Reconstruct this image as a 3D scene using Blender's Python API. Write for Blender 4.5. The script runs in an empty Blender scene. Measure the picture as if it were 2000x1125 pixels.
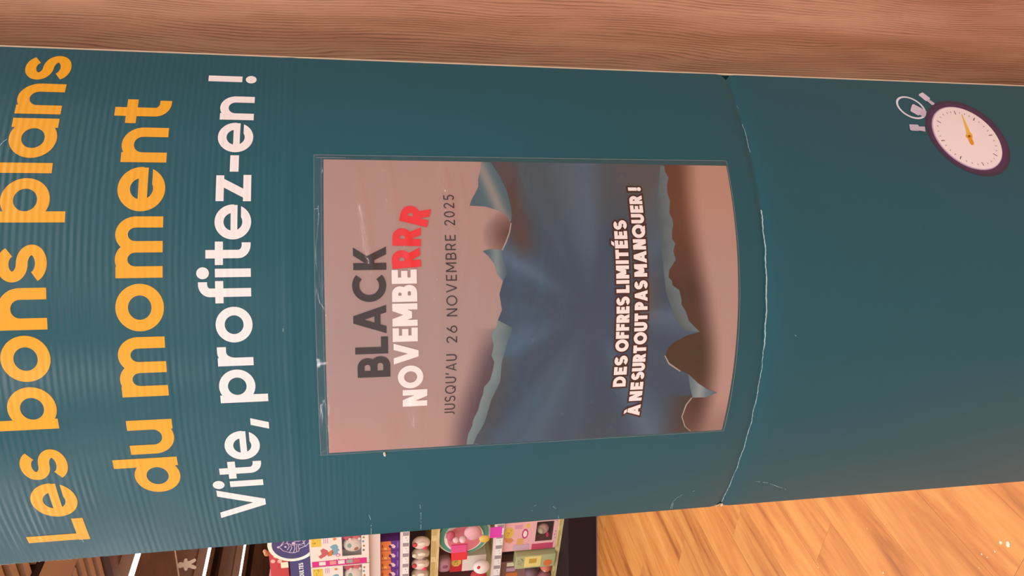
import bpy, bmesh, math, random
from mathutils import Vector, Matrix
random.seed(7)
sc = bpy.context.scene
col = sc.collection

# ------------------------------------------------------------------ camera, world, lamps, exposure
CAM_H = 1.45
cam_data = bpy.data.cameras.new('camera'); cam = bpy.data.objects.new('camera', cam_data); col.objects.link(cam)
cam_data.sensor_width = 36.0; cam_data.lens = 36.0*1474.5/2000.0
cam_data.clip_start = 0.02
_t, _r = 0.1968, -0.0196                      # the phone is held sideways: picture-left is up in the room
_F = Vector((0, math.cos(_t), -math.sin(_t))); _D = Vector((0, -math.sin(_t), -math.cos(_t))); _X = Vector((1, 0, 0))
_R = math.cos(_r)*_D + math.sin(_r)*_X; _U = -math.sin(_r)*_D + math.cos(_r)*_X
_m = Matrix((_R, _U, -_F)).transposed().to_4x4(); _m.translation = (0, 0, CAM_H)
cam.matrix_world = _m
sc.camera = cam

w = bpy.data.worlds.new('world'); sc.world = w; w.use_nodes = True
w.node_tree.nodes['Background'].inputs[0].default_value = (1.0, 0.91, 0.93, 1)
w.node_tree.nodes['Background'].inputs[1].default_value = 0.80
sc.view_settings.view_transform = 'Standard'; sc.view_settings.look = 'None'
sc.view_settings.gamma = 1.0; sc.view_settings.use_curve_mapping = False
sc.view_settings.exposure = 0.0

G1 = Vector((math.cos(math.radians(151)), math.sin(math.radians(151)), 0))     # shop grid: along the shelves, to the left
G2 = Vector((math.cos(math.radians(241)), math.sin(math.radians(241)), 0))     # shop grid: along planks and light tubes, towards us
CEIL = 3.02
GA = math.radians(151)
TUBE_OFF = [(-2.9, 1), (-1.2, 1), (0.6, 1), (2.35, 1), (4.16, 1), (5.96, 1), (7.62, 1)]   # rows of ceiling tubes, distance along G1
def area(name, loc, rotz, sx, sy, power, color=(1, .90, .89)):
    l = bpy.data.lights.new(name, 'AREA'); l.shape = 'RECTANGLE'; l.size = sx; l.size_y = sy; l.energy = power; l.color = color
    o = bpy.data.objects.new(name, l); col.objects.link(o); o.location = loc; o.rotation_euler = (0, 0, rotz)
    return o
for d, k in TUBE_OFF:
    c = G1*d + G2*(-1.5)
    area('tube_lamp', (c.x, c.y, CEIL-0.082), GA, 0.05, 18.0, 150*k)

# ------------------------------------------------------------------ materials
def lin(c):
    c /= 255.0
    return c/12.92 if c <= 0.04045 else ((c+0.055)/1.055)**2.4
WHITE = (252, 228, 224)      # how bare white card looks in this light
def alb(r, g, b, k=0.84):
    return (min(.95, lin(r)/lin(WHITE[0])*k), min(.95, lin(g)/lin(WHITE[1])*k), min(.95, lin(b)/lin(WHITE[2])*k))
def mat(name, rgb=None, rough=.5, spec=.5, metal=0, emit=0, ecol=(1, .9, .82), coat=0, srgb=None, coat_rough=.1):
    m = bpy.data.materials.new(name); m.use_nodes = True
    p = m.node_tree.nodes['Principled BSDF']
    c = alb(*srgb) if srgb else rgb
    p.inputs['Base Color'].default_value = (*c, 1); p.inputs['Roughness'].default_value = rough
    p.inputs['Specular IOR Level'].default_value = spec; p.inputs['Metallic'].default_value = metal
    p.inputs['Coat Weight'].default_value = coat; p.inputs['Coat Roughness'].default_value = coat_rough
    if emit:
        p.inputs['Emission Color'].default_value = (*ecol, 1); p.inputs['Emission Strength'].default_value = emit
    return m
def nodes(m): return m.node_tree.nodes, m.node_tree.links, m.node_tree.nodes['Principled BSDF']
MATS = {}
def flat(r, g, b, rough=.5, spec=.4):
    k = (r, g, b, rough, spec)
    if k not in MATS: MATS[k] = mat('paint_%d_%d_%d' % (r, g, b), srgb=(r, g, b), rough=rough, spec=spec)
    return MATS[k]

def ramp(nt, stops):
    r = nt.nodes.new('ShaderNodeValToRGB')
    while len(r.color_ramp.elements) < len(stops): r.color_ramp.elements.new(.5)
    for e, (p, c) in zip(r.color_ramp.elements, stops): e.position = p; e.color = (*c, 1)
    return r
def math_node(nt, op, a=None, b=None):
    n = nt.nodes.new('ShaderNodeMath'); n.operation = op
    for i, v in enumerate((a, b)):
        if v is None: continue
        if isinstance(v, (int, float)): n.inputs[i].default_value = v
        else: nt.links.new(v, n.inputs[i])
    return n.outputs[0]

def flute_bump(m, dist=.00017):
    """horizontal washboard of the corrugated board showing through the print, stronger near the top"""
    N, L, p = nodes(m); nt = m.node_tree
    tc = N.new('ShaderNodeTexCoord'); sep = N.new('ShaderNodeSeparateXYZ'); L.new(tc.outputs['Object'], sep.inputs[0])
    z = sep.outputs[2]
    no = N.new('ShaderNodeTexNoise'); no.inputs['Scale'].default_value = 11; no.inputs['Detail'].default_value = 3
    L.new(tc.outputs['Object'], no.inputs['Vector'])
    zz = math_node(nt, 'ADD', z, math_node(nt, 'MULTIPLY', no.outputs[0], .003))
    s = math_node(nt, 'SINE', math_node(nt, 'MULTIPLY', zz, 2*math.pi/.0058))
    mr = N.new('ShaderNodeMapRange'); L.new(z, mr.inputs[0]); mr.inputs[1].default_value = 1.42; mr.inputs[2].default_value = 1.82
    mr.inputs[3].default_value = .05; mr.inputs[4].default_value = .8
    n2 = N.new('ShaderNodeTexNoise'); n2.inputs['Scale'].default_value = 12; n2.inputs['Detail'].default_value = 4
    mp = N.new('ShaderNodeMapping'); mp.inputs['Scale'].default_value = (.6, .6, 4); L.new(tc.outputs['Object'], mp.inputs[0]); L.new(mp.outputs[0], n2.inputs['Vector'])
    amp = math_node(nt, 'MULTIPLY', mr.outputs[0], math_node(nt, 'MAXIMUM', math_node(nt, 'SUBTRACT', math_node(nt, 'MULTIPLY', n2.outputs[0], 3.0), .85), .1))
    h1 = math_node(nt, 'MULTIPLY', s, amp)
    n3 = N.new('ShaderNodeTexNoise'); n3.inputs['Scale'].default_value = 7; n3.inputs['Detail'].default_value = 2; L.new(tc.outputs['Object'], n3.inputs['Vector'])
    h = math_node(nt, 'ADD', h1, math_node(nt, 'MULTIPLY', n3.outputs[0], 7.0))
    b = N.new('ShaderNodeBump'); b.inputs['Strength'].default_value = 1; b.inputs['Distance'].default_value = dist
    L.new(h, b.inputs['Height']); L.new(b.outputs[0], p.inputs['Normal'])

M_TEAL = mat('teal_print', srgb=(20, 84, 97), rough=.33, spec=.40); flute_bump(M_TEAL)
M_YELLOW = mat('yellow_print', srgb=(248, 168, 22), rough=.36, spec=.45); flute_bump(M_YELLOW)
M_WHITE = mat('white_print', rgb=(.86, .90, .93), rough=.36, spec=.45); flute_bump(M_WHITE)
M_CARD = mat('raw_card', srgb=(222, 190, 165), rough=.85, spec=.2)
M_WEAR = mat('worn_paper', srgb=(170, 195, 200), rough=.8, spec=.2)

def vcol_material(name, rough=.35, spec=.4):
    m = mat(name, (1, 1, 1), rough, spec); N, L, p = nodes(m)
    a = N.new('ShaderNodeVertexColor'); a.layer_name = 'Col'; L.new(a.outputs[0], p.inputs['Base Color'])
    return m
M_ART = vcol_material('printed_art', .33, .45)
M_ARTT = vcol_material('printed_art_on_board', .38, .45)

def sleeve_material():
    m = bpy.data.materials.new('clear_film'); m.use_nodes = True; nt = m.node_tree; N = nt.nodes; L = nt.links; N.clear()
    out = N.new('ShaderNodeOutputMaterial'); mx = N.new('ShaderNodeMixShader'); tr = N.new('ShaderNodeBsdfTransparent')
    tr.inputs[0].default_value = (.985, .975, .97, 1)
    gl = N.new('ShaderNodeBsdfGlossy'); gl.inputs['Roughness'].default_value = .07
    gl2 = N.new('ShaderNodeBsdfGlossy'); gl2.inputs['Roughness'].default_value = .42
    mg = N.new('ShaderNodeMixShader'); mg.inputs[0].default_value = .5; L.new(gl.outputs[0], mg.inputs[1]); L.new(gl2.outputs[0], mg.inputs[2])
    fr = N.new('ShaderNodeLayerWeight'); fr.inputs['Blend'].default_value = .5
    tc = N.new('ShaderNodeTexCoord'); mp = N.new('ShaderNodeMapping'); mp.inputs['Scale'].default_value = (1.0, 1.0, 2.6)
    no = N.new('ShaderNodeTexNoise'); no.inputs['Scale'].default_value = 9; no.inputs['Detail'].default_value = 2.5; no.inputs['Distortion'].default_value = .9
    L.new(tc.outputs['Object'], mp.inputs[0]); L.new(mp.outputs[0], no.inputs['Vector'])
    b = N.new('ShaderNodeBump'); b.inputs['Strength'].default_value = 1; b.inputs['Distance'].default_value = .0028; L.new(no.outputs[0], b.inputs['Height'])
    for n in (gl, gl2, fr): L.new(b.outputs[0], n.inputs['Normal'])
    f2 = math_node(nt, 'ADD', .042, math_node(nt, 'MULTIPLY', math_node(nt, 'POWER', fr.outputs['Facing'], 4.0), .6))
    L.new(f2, mx.inputs[0]); L.new(tr.outputs[0], mx.inputs[1]); L.new(mg.outputs[0], mx.inputs[2]); L.new(mx.outputs[0], out.inputs[0])
    return m
M_FILM = sleeve_material()
def weld_material():
    m = bpy.data.materials.new('film_weld'); m.use_nodes = True; nt = m.node_tree; N = nt.nodes; L = nt.links
    p = N['Principled BSDF']; p.inputs['Base Color'].default_value = (.75, .78, .78, 1); p.inputs['Roughness'].default_value = .2
    p.inputs['Alpha'].default_value = .13
    return m
M_WELD = weld_material()

def wood_panel():
    m = mat('grooved_oak_laminate', (1, 1, 1), .62, .3); N, L, p = nodes(m); nt = m.node_tree
    tc = N.new('ShaderNodeTexCoord'); mp = N.new('ShaderNodeMapping'); mp.inputs['Scale'].default_value = (1, 1, .085)
    L.new(tc.outputs['Object'], mp.inputs[0])
    # slow bending of the grain
    nb = N.new('ShaderNodeTexNoise'); nb.inputs['Scale'].default_value = 5; nb.inputs['Detail'].default_value = 1.2
    mpb = N.new('ShaderNodeMapping'); mpb.inputs['Scale'].default_value = (1.0, 1.0, .42); L.new(tc.outputs['Object'], mpb.inputs[0]); L.new(mpb.outputs[0], nb.inputs['Vector'])
    sep = N.new('ShaderNodeSeparateXYZ'); L.new(tc.outputs['Object'], sep.inputs[0])
    bx = math_node(nt, 'ADD', sep.outputs[0], math_node(nt, 'MULTIPLY', nb.outputs[0], .06))
    cb = N.new('ShaderNodeCombineXYZ'); L.new(bx, cb.inputs[0]); L.new(math_node(nt, 'MULTIPLY', sep.outputs[2], .03), cb.inputs[2])
    nf = N.new('ShaderNodeTexNoise'); nf.inputs['Scale'].default_value = 60; nf.inputs['Detail'].default_value = 3
    mpf = N.new('ShaderNodeMapping'); mpf.inputs['Scale'].default_value = (1, 1, .10); L.new(tc.outputs['Object'], mpf.inputs[0]); L.new(mpf.outputs[0], nf.inputs['Vector'])
    ph = math_node(nt, 'ADD', math_node(nt, 'MULTIPLY', bx, 1/.0030), math_node(nt, 'MULTIPLY', nf.outputs[0], 3.6))
    fr_ = math_node(nt, 'FRACT', ph)
    saw = ramp(nt, [(0, (.05,)*3), (.13, (.55,)*3), (.6, (1, 1, 1)), (.86, (.8,)*3), (1, (.1,)*3)]); L.new(fr_, saw.inputs[0])
    ng = N.new('ShaderNodeTexNoise'); ng.inputs['Scale'].default_value = 70; ng.inputs['Detail'].default_value = 3; mpg = N.new('ShaderNodeMapping'); mpg.inputs['Scale'].default_value = (1, 1, .16); L.new(tc.outputs['Object'], mpg.inputs[0]); L.new(mpg.outputs[0], ng.inputs['Vector'])
    gk = N.new('ShaderNodeMapRange'); L.new(ng.outputs[0], gk.inputs[0]); gk.inputs[1].default_value = .35; gk.inputs[2].default_value = .6; gk.inputs[3].default_value = .25; gk.inputs[4].default_value = 1
    inv = math_node(nt, 'MULTIPLY', math_node(nt, 'SUBTRACT', 1.0, saw.outputs[0]), gk.outputs[0])
    nt2 = N.new('ShaderNodeTexNoise'); nt2.inputs['Scale'].default_value = 26; nt2.inputs['Detail'].default_value = 4; L.new(mp.outputs[0], nt2.inputs['Vector'])
    base = ramp(nt, [(.3, alb(180, 118, 90)), (.5, alb(204, 142, 112)), (.72, alb(222, 162, 130))]); L.new(nt2.outputs[0], base.inputs[0])
    mix = N.new('ShaderNodeMix'); mix.data_type = 'RGBA'; mix.blend_type = 'MULTIPLY'
    L.new(math_node(nt, 'MULTIPLY', inv, .95), mix.inputs[0])
    L.new(base.outputs[0], mix.inputs[6]); mix.inputs[7].default_value = (.42, .34, .30, 1)
    L.new(mix.outputs[2], p.inputs['Base Color'])
    b = N.new('ShaderNodeBump'); b.inputs['Strength'].default_value = .6; b.inputs['Distance'].default_value = .0007
    L.new(math_node(nt, 'SUBTRACT', 1.0, inv), b.inputs['Height']); L.new(b.outputs[0], p.inputs['Normal'])
    return m
M_OAK = wood_panel()

def floor_wood():
    m = mat('honey_floor_board', (1, 1, 1), .42, .45); N, L, p = nodes(m); nt = m.node_tree
    tc = N.new('ShaderNodeTexCoord'); oi = N.new('ShaderNodeObjectInfo')
    add = N.new('ShaderNodeVectorMath'); add.operation = 'ADD'; L.new(tc.outputs['Object'], add.inputs[0])
    cb = N.new('ShaderNodeCombineXYZ'); L.new(math_node(nt, 'MULTIPLY', oi.outputs['Random'], 37.0), cb.inputs[0]); L.new(math_node(nt, 'MULTIPLY', oi.outputs['Random'], 91.0), cb.inputs[1]); L.new(cb.outputs[0], add.inputs[1])
    mp = N.new('ShaderNodeMapping'); mp.inputs['Scale'].default_value = (1, .11, 1); L.new(add.outputs[0], mp.inputs[0])
    n1 = N.new('ShaderNodeTexNoise'); n1.inputs['Scale'].default_value = 11; n1.inputs['Detail'].default_value = 5; n1.inputs['Roughness'].default_value = .6; n1.inputs['Distortion'].default_value = .7; L.new(mp.outputs[0], n1.inputs['Vector'])
    n2 = N.new('ShaderNodeTexNoise'); n2.inputs['Scale'].default_value = 90; n2.inputs['Detail'].default_value = 3; L.new(mp.outputs[0], n2.inputs['Vector'])
    s = math_node(nt, 'ADD', math_node(nt, 'MULTIPLY', n1.outputs[0], .86), math_node(nt, 'MULTIPLY', n2.outputs[0], .14))
    r = ramp(nt, [(.33, alb(160, 84, 34)), (.42, alb(196, 112, 50)), (.52, alb(212, 130, 63)), (.62, alb(222, 144, 74)), (.72, alb(228, 156, 84))]); L.new(s, r.inputs[0])
    hs = N.new('ShaderNodeHueSaturation'); L.new(r.outputs[0], hs.inputs['Color'])
    L.new(math_node(nt, 'ADD', .9, math_node(nt, 'MULTIPLY', oi.outputs['Random'], .16)), hs.inputs['Value'])
    L.new(hs.outputs[0], p.inputs['Base Color'])
    b = N.new('ShaderNodeBump'); b.inputs['Strength'].default_value = .15; b.inputs['Distance'].default_value = .0006; L.new(n2.outputs[0], b.inputs['Height']); L.new(b.outputs[0], p.inputs['Normal'])
    return m
M_FLOOR = floor_wood()
M_GAP = mat('floor_joint', srgb=(150, 86, 46), rough=.8)
def noisy(name, a, b_, scale, rough=.7, stretch=(1, 1, 1)):
    m = mat(name, (1, 1, 1), rough, .3); N, L, p = nodes(m); nt = m.node_tree
    tc = N.new('ShaderNodeTexCoord'); mp = N.new('ShaderNodeMapping'); mp.inputs['Scale'].default_value = stretch; L.new(tc.outputs['Object'], mp.inputs[0])
    n = N.new('ShaderNodeTexNoise'); n.inputs['Scale'].default_value = scale; n.inputs['Detail'].default_value = 4; L.new(mp.outputs[0], n.inputs['Vector'])
    r = ramp(nt, [(.35, alb(*a)), (.65, alb(*b_))]); L.new(n.outputs[0], r.inputs[0]); L.new(r.outputs[0], p.inputs['Base Color'])
    return m
M_CEIL = noisy('brown_ceiling_panel', (112, 90, 92), (128, 102, 102), 3)
M_CEILR = noisy('ribbed_ceiling', (188, 158, 148), (200, 168, 158), 3)
M_WALL = noisy('dark_wall', (108, 74, 66), (120, 84, 76), 2)
M_DARK = mat('dark_plinth', srgb=(36, 18, 22), rough=.75, spec=.25)
M_BIRCH = noisy('birch_board', (214, 178, 118), (238, 206, 146), 14, .6, (1, 6, 6))
M_STEEL = mat('white_enamel', srgb=(244, 216, 205), rough=.45)
M_TUBE = mat('lit_diffuser', (1, 1, 1), emit=6.0)

# ------------------------------------------------------------------ mesh helpers
def mesh_obj(name, verts, faces, m, parent=None, smooth=False, world=None):
    me = bpy.data.meshes.new(name); me.from_pydata([tuple(v) for v in verts], [], faces); me.update()
    ms = m if isinstance(m, (list, tuple)) else [m]
    for q in ms: me.materials.append(q)
    if smooth: me.polygons.foreach_set('use_smooth', [True]*len(me.polygons))
    o = bpy.data.objects.new(name, me); col.objects.link(o)
    if parent is not None: o.parent = parent
    return o
class MB:
    def __init__(s): s.v = []; s.f = []; s.mi = []
    def add(s, vs, fs, mi=0):
        n = len(s.v); s.v += [Vector(v) for v in vs]; s.f += [tuple(i+n for i in f) for f in fs]; s.mi += [mi]*len(fs); return s
    def box(s, x0, x1, y0, y1, z0, z1, mi=0, ch=0):
        if ch:
            bm = bmesh.new(); bmesh.ops.create_cube(bm, size=1)
            for v in bm.verts: v.co = ((x0+x1)/2+v.co.x*(x1-x0), (y0+y1)/2+v.co.y*(y1-y0), (z0+z1)/2+v.co.z*(z1-z0))
            bmesh.ops.bevel(bm, geom=bm.edges[:], offset=ch, segments=2, affect='EDGES', profile=.6)
            s.bm(bm, mi); return s
        vs = [(x, y, z) for x in (x0, x1) for y in (y0, y1) for z in (z0, z1)]
        return s.add(vs, [(0, 1, 3, 2), (4, 6, 7, 5), (0, 4, 5, 1), (2, 3, 7, 6), (0, 2, 6, 4), (1, 5, 7, 3)], mi)
    def bm(s, bm, mi=0, mtx=None):
        bm.verts.index_update(); vs = [(mtx @ v.co if mtx else v.co.copy()) for v in bm.verts]
        s.add(vs, [[v.index for v in f.verts] for f in bm.faces], mi); bm.free(); return s
    def sphere(s, c, r, sc_=(1, 1, 1), mi=0, u=20, v=12):
        bm = bmesh.new(); bmesh.ops.create_uvsphere(bm, u_segments=u, v_segments=v, radius=r)
        return s.bm(bm, mi, Matrix.Translation(c) @ Matrix.Diagonal((*sc_, 1)))
    def cyl(s, c, r, h, axis='Z', mi=0, n=24, r2=None):
        bm = bmesh.new(); bmesh.ops.create_cone(bm, cap_ends=True, segments=n, radius1=r, radius2=r if r2 is None else r2, depth=h)
        R = {'Z': Matrix.Identity(4), 'X': Matrix.Rotation(math.pi/2, 4, 'Y'), 'Y': Matrix.Rotation(math.pi/2, 4, 'X')}[axis]
        return s.bm(bm, mi, Matrix.Translation(c) @ R)
    def tube(s, pts, r, mi=0, n=8):
        pts = [Vector(p) for p in pts]; k0 = len(s.v); fs = []
        for i, p in enumerate(pts):
            t = (pts[min(i+1, len(pts)-1)]-pts[max(i-1, 0)]).normalized(); a = t.orthogonal() if abs(t.z) > .9 else t.cross(Vector((0, 0, 1)))
            a.normalize(); b = t.cross(a)
            for k in range(n): s.v.append(p+r*(math.cos(2*math.pi*k/n)*a+math.sin(2*math.pi*k/n)*b))
        for i in range(len(pts)-1):
            for k in range(n): fs.append((k0+i*n+k, k0+i*n+(k+1) % n, k0+(i+1)*n+(k+1) % n, k0+(i+1)*n+k))
        fs += [tuple(k0+k for k in range(n))[::-1], tuple(k0+(len(pts)-1)*n+k for k in range(n))]
        s.f += fs; s.mi += [mi]*len(fs); return s
    def build(s, name, m, parent=None, smooth=False, loc=None):
        """vertices are given in the parent's space; with loc they are shifted so that the origin sits at loc"""
        L = Vector(loc) if loc is not None else Vector((0, 0, 0))
        o = mesh_obj(name, [v-L for v in s.v], s.f, m, parent, smooth)
        o.data.polygons.foreach_set('material_index', s.mi)
        if smooth:
            bmn = bmesh.new(); bmn.from_mesh(o.data); bmesh.ops.recalc_face_normals(bmn, faces=bmn.faces); bmn.to_mesh(o.data); bmn.free()
        if loc is not None: o.location = L
        return o
def tag(o, label=None, cat=None, group=None, kind=None):
    for k, v in (('label', label), ('category', cat), ('group', group), ('kind', kind)):
        if v: o[k] = v
    return o
def empty(name, loc, rz, label, cat, group=None):
    o = bpy.data.objects.new(name, None); col.objects.link(o); o.location = loc; o.rotation_euler = (0, 0, rz); o.empty_display_size = .1
    return tag(o, label, cat, group)

# ------------------------------------------------------------------ structure: floor, ceiling, walls
def g(l, q, z=0): return Vector((G1*l + G2*q).to_tuple()) + Vector((0, 0, z))
# floor frame: x' = along G1, y' = along G2 ; planks run along G2
fl = MB().box(-6, 16, -20, 6, -.06, -.006).build('floor', M_GAP); fl.rotation_euler = (0, 0, GA); tag(fl, kind='structure')
PW = .181; FX = 1.176; BL = 1.38             # board width, a seam line, board length
shared = {}
def add_plank(x, y, L):
    k = round(L, 3)
    if k not in shared:
        o = MB().box(.00035, PW-.00035, .00035, L-.00035, -.0055, 0).build('plank', M_FLOOR); shared[k] = o.data
    else:
        o = bpy.data.objects.new('plank', shared[k]); col.objects.link(o)
    o.parent = fl; o.location = (x, y, 0)
JOINT = {0: -.956, 1: -.42, 2: -.70, 3: -1.516}
for i in range(-5, 19):
    j = JOINT.get(i, -.3-((i*.57+.2) % BL))
    y = j-4*BL
    while y < 1.3:
        add_plank(FX+i*PW, y, BL); y += BL
rest = MB()                                 # the rest of the shop floor, too far or too hidden to be told apart
for i in range(-38, 80):
    y0, y1 = (-15, 5.5)
    if -5 <= i < 19:
        j = JOINT.get(i, -.3-((i*.57+.2) % BL)); yy = j-4*BL; rest.box(FX+i*PW+.0005, FX+(i+1)*PW-.0005, -15, yy, -.0055, 0)
        while yy < 1.3: yy += BL
        y0 = yy
    rest.box(FX+i*PW+.0005, FX+(i+1)*PW-.0005, y0, y1, -.0055, 0)
tag(rest.build('plank', M_FLOOR, fl), kind='stuff')

ce = MB().box(-5, 16, -16, 4.5, 0, .05).build('ceiling', M_CEIL); ce.rotation_euler = (0, 0, GA); ce.location = (0, 0, CEIL+.02); tag(ce, kind='structure')
rb = MB(); y = -3.55                         # ribbed deck, the ribs run along G1
while y < 3.0:
    rb.box(-4.9, 3.08, y, y+.05, -.022, 0)
    rb.box(3.5, 3.98, y, y+.05, -.022, 0); y += .1
rb.build('ribbed_panel', M_CEILR, ce)
MB().box(3.08, 3.14, -15, 4, -.03, 0).build('seam_beam', M_DARK, ce)
MB().box(3.15, 3.5, -3.6, 4, -.016, 0).build('ceiling_panel', M_CEILR, ce)
MB().box(3.15, 15.5, -3.70, -3.6, -.05, 0).build('seam_beam', M_CEIL, ce)
MB().box(6.55, 6.68, -15, 4, -.05, 0).build('seam_beam', M_DARK, ce)
MB().box(8.4, 8.5, -15, 4, -.05, 0).build('seam_beam', M_DARK, ce)

wb = MB().box(15.9, 16.0, -16, 4.5, 0, CEIL+.02).build('wall_left', M_WALL); wb.rotation_euler = (0, 0, GA); tag(wb, kind='structure')
wf = MB().box(-5, 16, -16.1, -16, 0, CEIL+.02).build('wall_back', M_WALL); wf.rotation_euler = (0, 0, GA); tag(wf, kind='structure')

# wood-clad pillar just behind and to the right of the totem
PL = Vector((-.02, 1.035, 0))                                      # hidden left end of its face
pil = MB()
pil.box(-1.6, 0, -.5, 0, 0, CEIL+.015)
wr = pil.build('wall_right', M_OAK); wr.rotation_euler = (0, 0, GA); wr.location = PL; tag(wr, kind='structure')

# ------------------------------------------------------------------ the totem: a lens-shaped column of printed corrugated board
TA, TB = .256, .0999; TLOC = Vector((-.01275, .828, 0)); TPH = -.0696; CZ = CAM_H
_k = 2*TB/TA
def arc_u(s): x = _k*s; return TA*(0.5*s*math.sqrt(1+x*x)+math.asinh(x)/(2*_k))
def inv_u(u):
    s = u/TA
    for _ in range(12): s -= (arc_u(s)-u)/(TA*math.sqrt(1+(_k*s)**2))
    return s
UMAX = arc_u(1)
_cache = {}
def surf(u, z, off=0.0):
    """point on the curved front: u = distance along the curve from the middle, z = height, off = distance in front of it"""
    k = round(u, 5)
    if k not in _cache:
        s = inv_u(u); n = Vector((_k*s, -1, 0)).normalized(); _cache[k] = (Vector((TA*s, -TB*(1-s*s), 0)), n)
    p, n = _cache[k]
    return Vector((p.x+n.x*off, p.y+n.y*off, z))
CRZ = CZ-.4185
tot = empty('advertising_totem', TLOC, TPH, 'tall teal cardboard advertising totem with yellow and white French lettering', 'advertising totem')
TOPZ = 2.06
def front_panel():
    T = .0035
    us = [-UMAX+2*UMAX*i/84 for i in range(85)]
    zs = [0.0]+[.1*i for i in range(1, 10)]+[.96, 1.0, CRZ-.012, CRZ-.006, CRZ-.0025, CRZ, CRZ+.0025, CRZ+.006, CRZ+.012, 1.08]
    zs += [1.15+.06*i for i in range(0, 6)]+[1.506, 1.512, 1.5165, 1.521, 1.527]+[1.56+.05*i for i in range(0, 10)]+[TOPZ]
    def off(u, z):
        d = abs(z-CRZ); o = 0
        if d < .0125: o -= .0022*(1-d/.0125)
        if abs(z-1.5165) < .006: o += .0005*(1-abs(z-1.5165)/.006)
        if z > CRZ: o += .0008*math.exp(-(z-CRZ)/.02) if u > .06 else 0
        return o
    V = []; F = []; mi = []
    nu, nz = len(us), len(zs)
    for layer in (0, 1):
        for z in zs:
            for u in us:
                uu = u
                if abs(abs(u)-UMAX) < 1e-6:
                    d = abs(z-CRZ)
                    if d < .006: uu = math.copysign(UMAX-.0065*(1-d/.0075), u)
                V.append(surf(uu, z, off(u, z)-layer*T))
    for j in range(nz-1):
        for i in range(nu-1):
            a = j*nu+i; F.append((a, a+1, a+nu+1, a+nu)); mi.append(0)
            b = nu*nz+a; F.append((b, b+nu, b+nu+1, b+1)); mi.append(1)
        for i in (0, nu-1):
            a = j*nu+i; b = a+nu*nz; q = (a, a+nu, b+nu, b) if i == 0 else (a, b, b+nu, a+nu)
            k0 = len(V); V += [V[t].copy() for t in q]; F.append((k0, k0+1, k0+2, k0+3)); mi.append(1)
    for i in range(nu-1):
        for j in (0, nz-1):
            a = j*nu+i; b = a+nu*nz; F.append((a, b, b+1, a+1) if j == 0 else (a, a+1, b+1, b)); mi.append(1)
    o = mesh_obj('front_panel', V, F, [M_TEAL, M_CARD], tot)
    o.data.polygons.foreach_set('material_index', mi)
    sm = [m == 0 for m in mi]; o.data.polygons.foreach_set('use_smooth', sm)
    return o
front_panel()
def back_panel():
    V = []; F = []
    n = 48
    for L in (0, 1):
        for z in (0.0, TOPZ):
            for i in range(n+1):
                s = -1+2*i/n; V.append((TA*s, TB*(1-s*s)+.005+L*.0035, z))
    m = n+1
    for i in range(n):
        F += [(i, i+m, i+m+1, i+1), (2*m+i, 2*m+i+1, 3*m+i+1, 3*m+i), (i, i+1, 2*m+i+1, 2*m+i), (m+i, 3*m+i, 3*m+i+1, m+i+1)]
    F += [(0, 2*m, 3*m, m), (n, m+n, 3*m+n, 2*m+n)]
    return mesh_obj('back_panel', V, F, M_TEAL, tot)
back_panel()
def edge_strip(side, wdt, z0, z1):
    b = MB(); x0 = side*TA; lo, hi = sorted((x0, x0+side*wdt))
    b.box(lo, hi, .0012, .0048, z0, z1); return b.build('card_edge', M_CARD, tot)
edge_strip(1, .0017, 0, TOPZ)
# raw flutes showing along the upper left edge
b = MB(); z = 1.74; rr = random.Random(3)
while z < TOPZ-.01:
    h = .0018+.0020*rr.random()+(.012 if 1.80 < z < 1.86 else 0); b.box(-TA-.0004, -TA+.0002, .0005, .0030, z, z+h); z += max(.0058, h+.0008)
b.build('flute_ends', M_CARD, tot)['kind'] = 'stuff'
# little torn flaps of raw card at the two ends of the fold
b = MB()
for sx, du, dz0, dz1 in ((-1, .0055, .0075, .0015), (-1, .0055, -.0015, -.0075)):
    p = [surf(sx*(UMAX-.0005), CRZ+dz0, .0006), surf(sx*(UMAX-.0068), CRZ+dz0*.15, .0010), surf(sx*(UMAX-.0068), CRZ+dz1*.3, .0010), surf(sx*(UMAX-.002), CRZ+dz0*.9-.001, .0018)]
    q = [v+Vector((0, .0012, 0)) for v in p]
    b.add(p+q, [(0, 1, 2, 3), (7, 6, 5, 4), (0, 4, 5, 1), (1, 5, 6, 2), (2, 6, 7, 3), (3, 7, 4, 0)])
b.build('torn_flap', M_CARD, tot)

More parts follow.
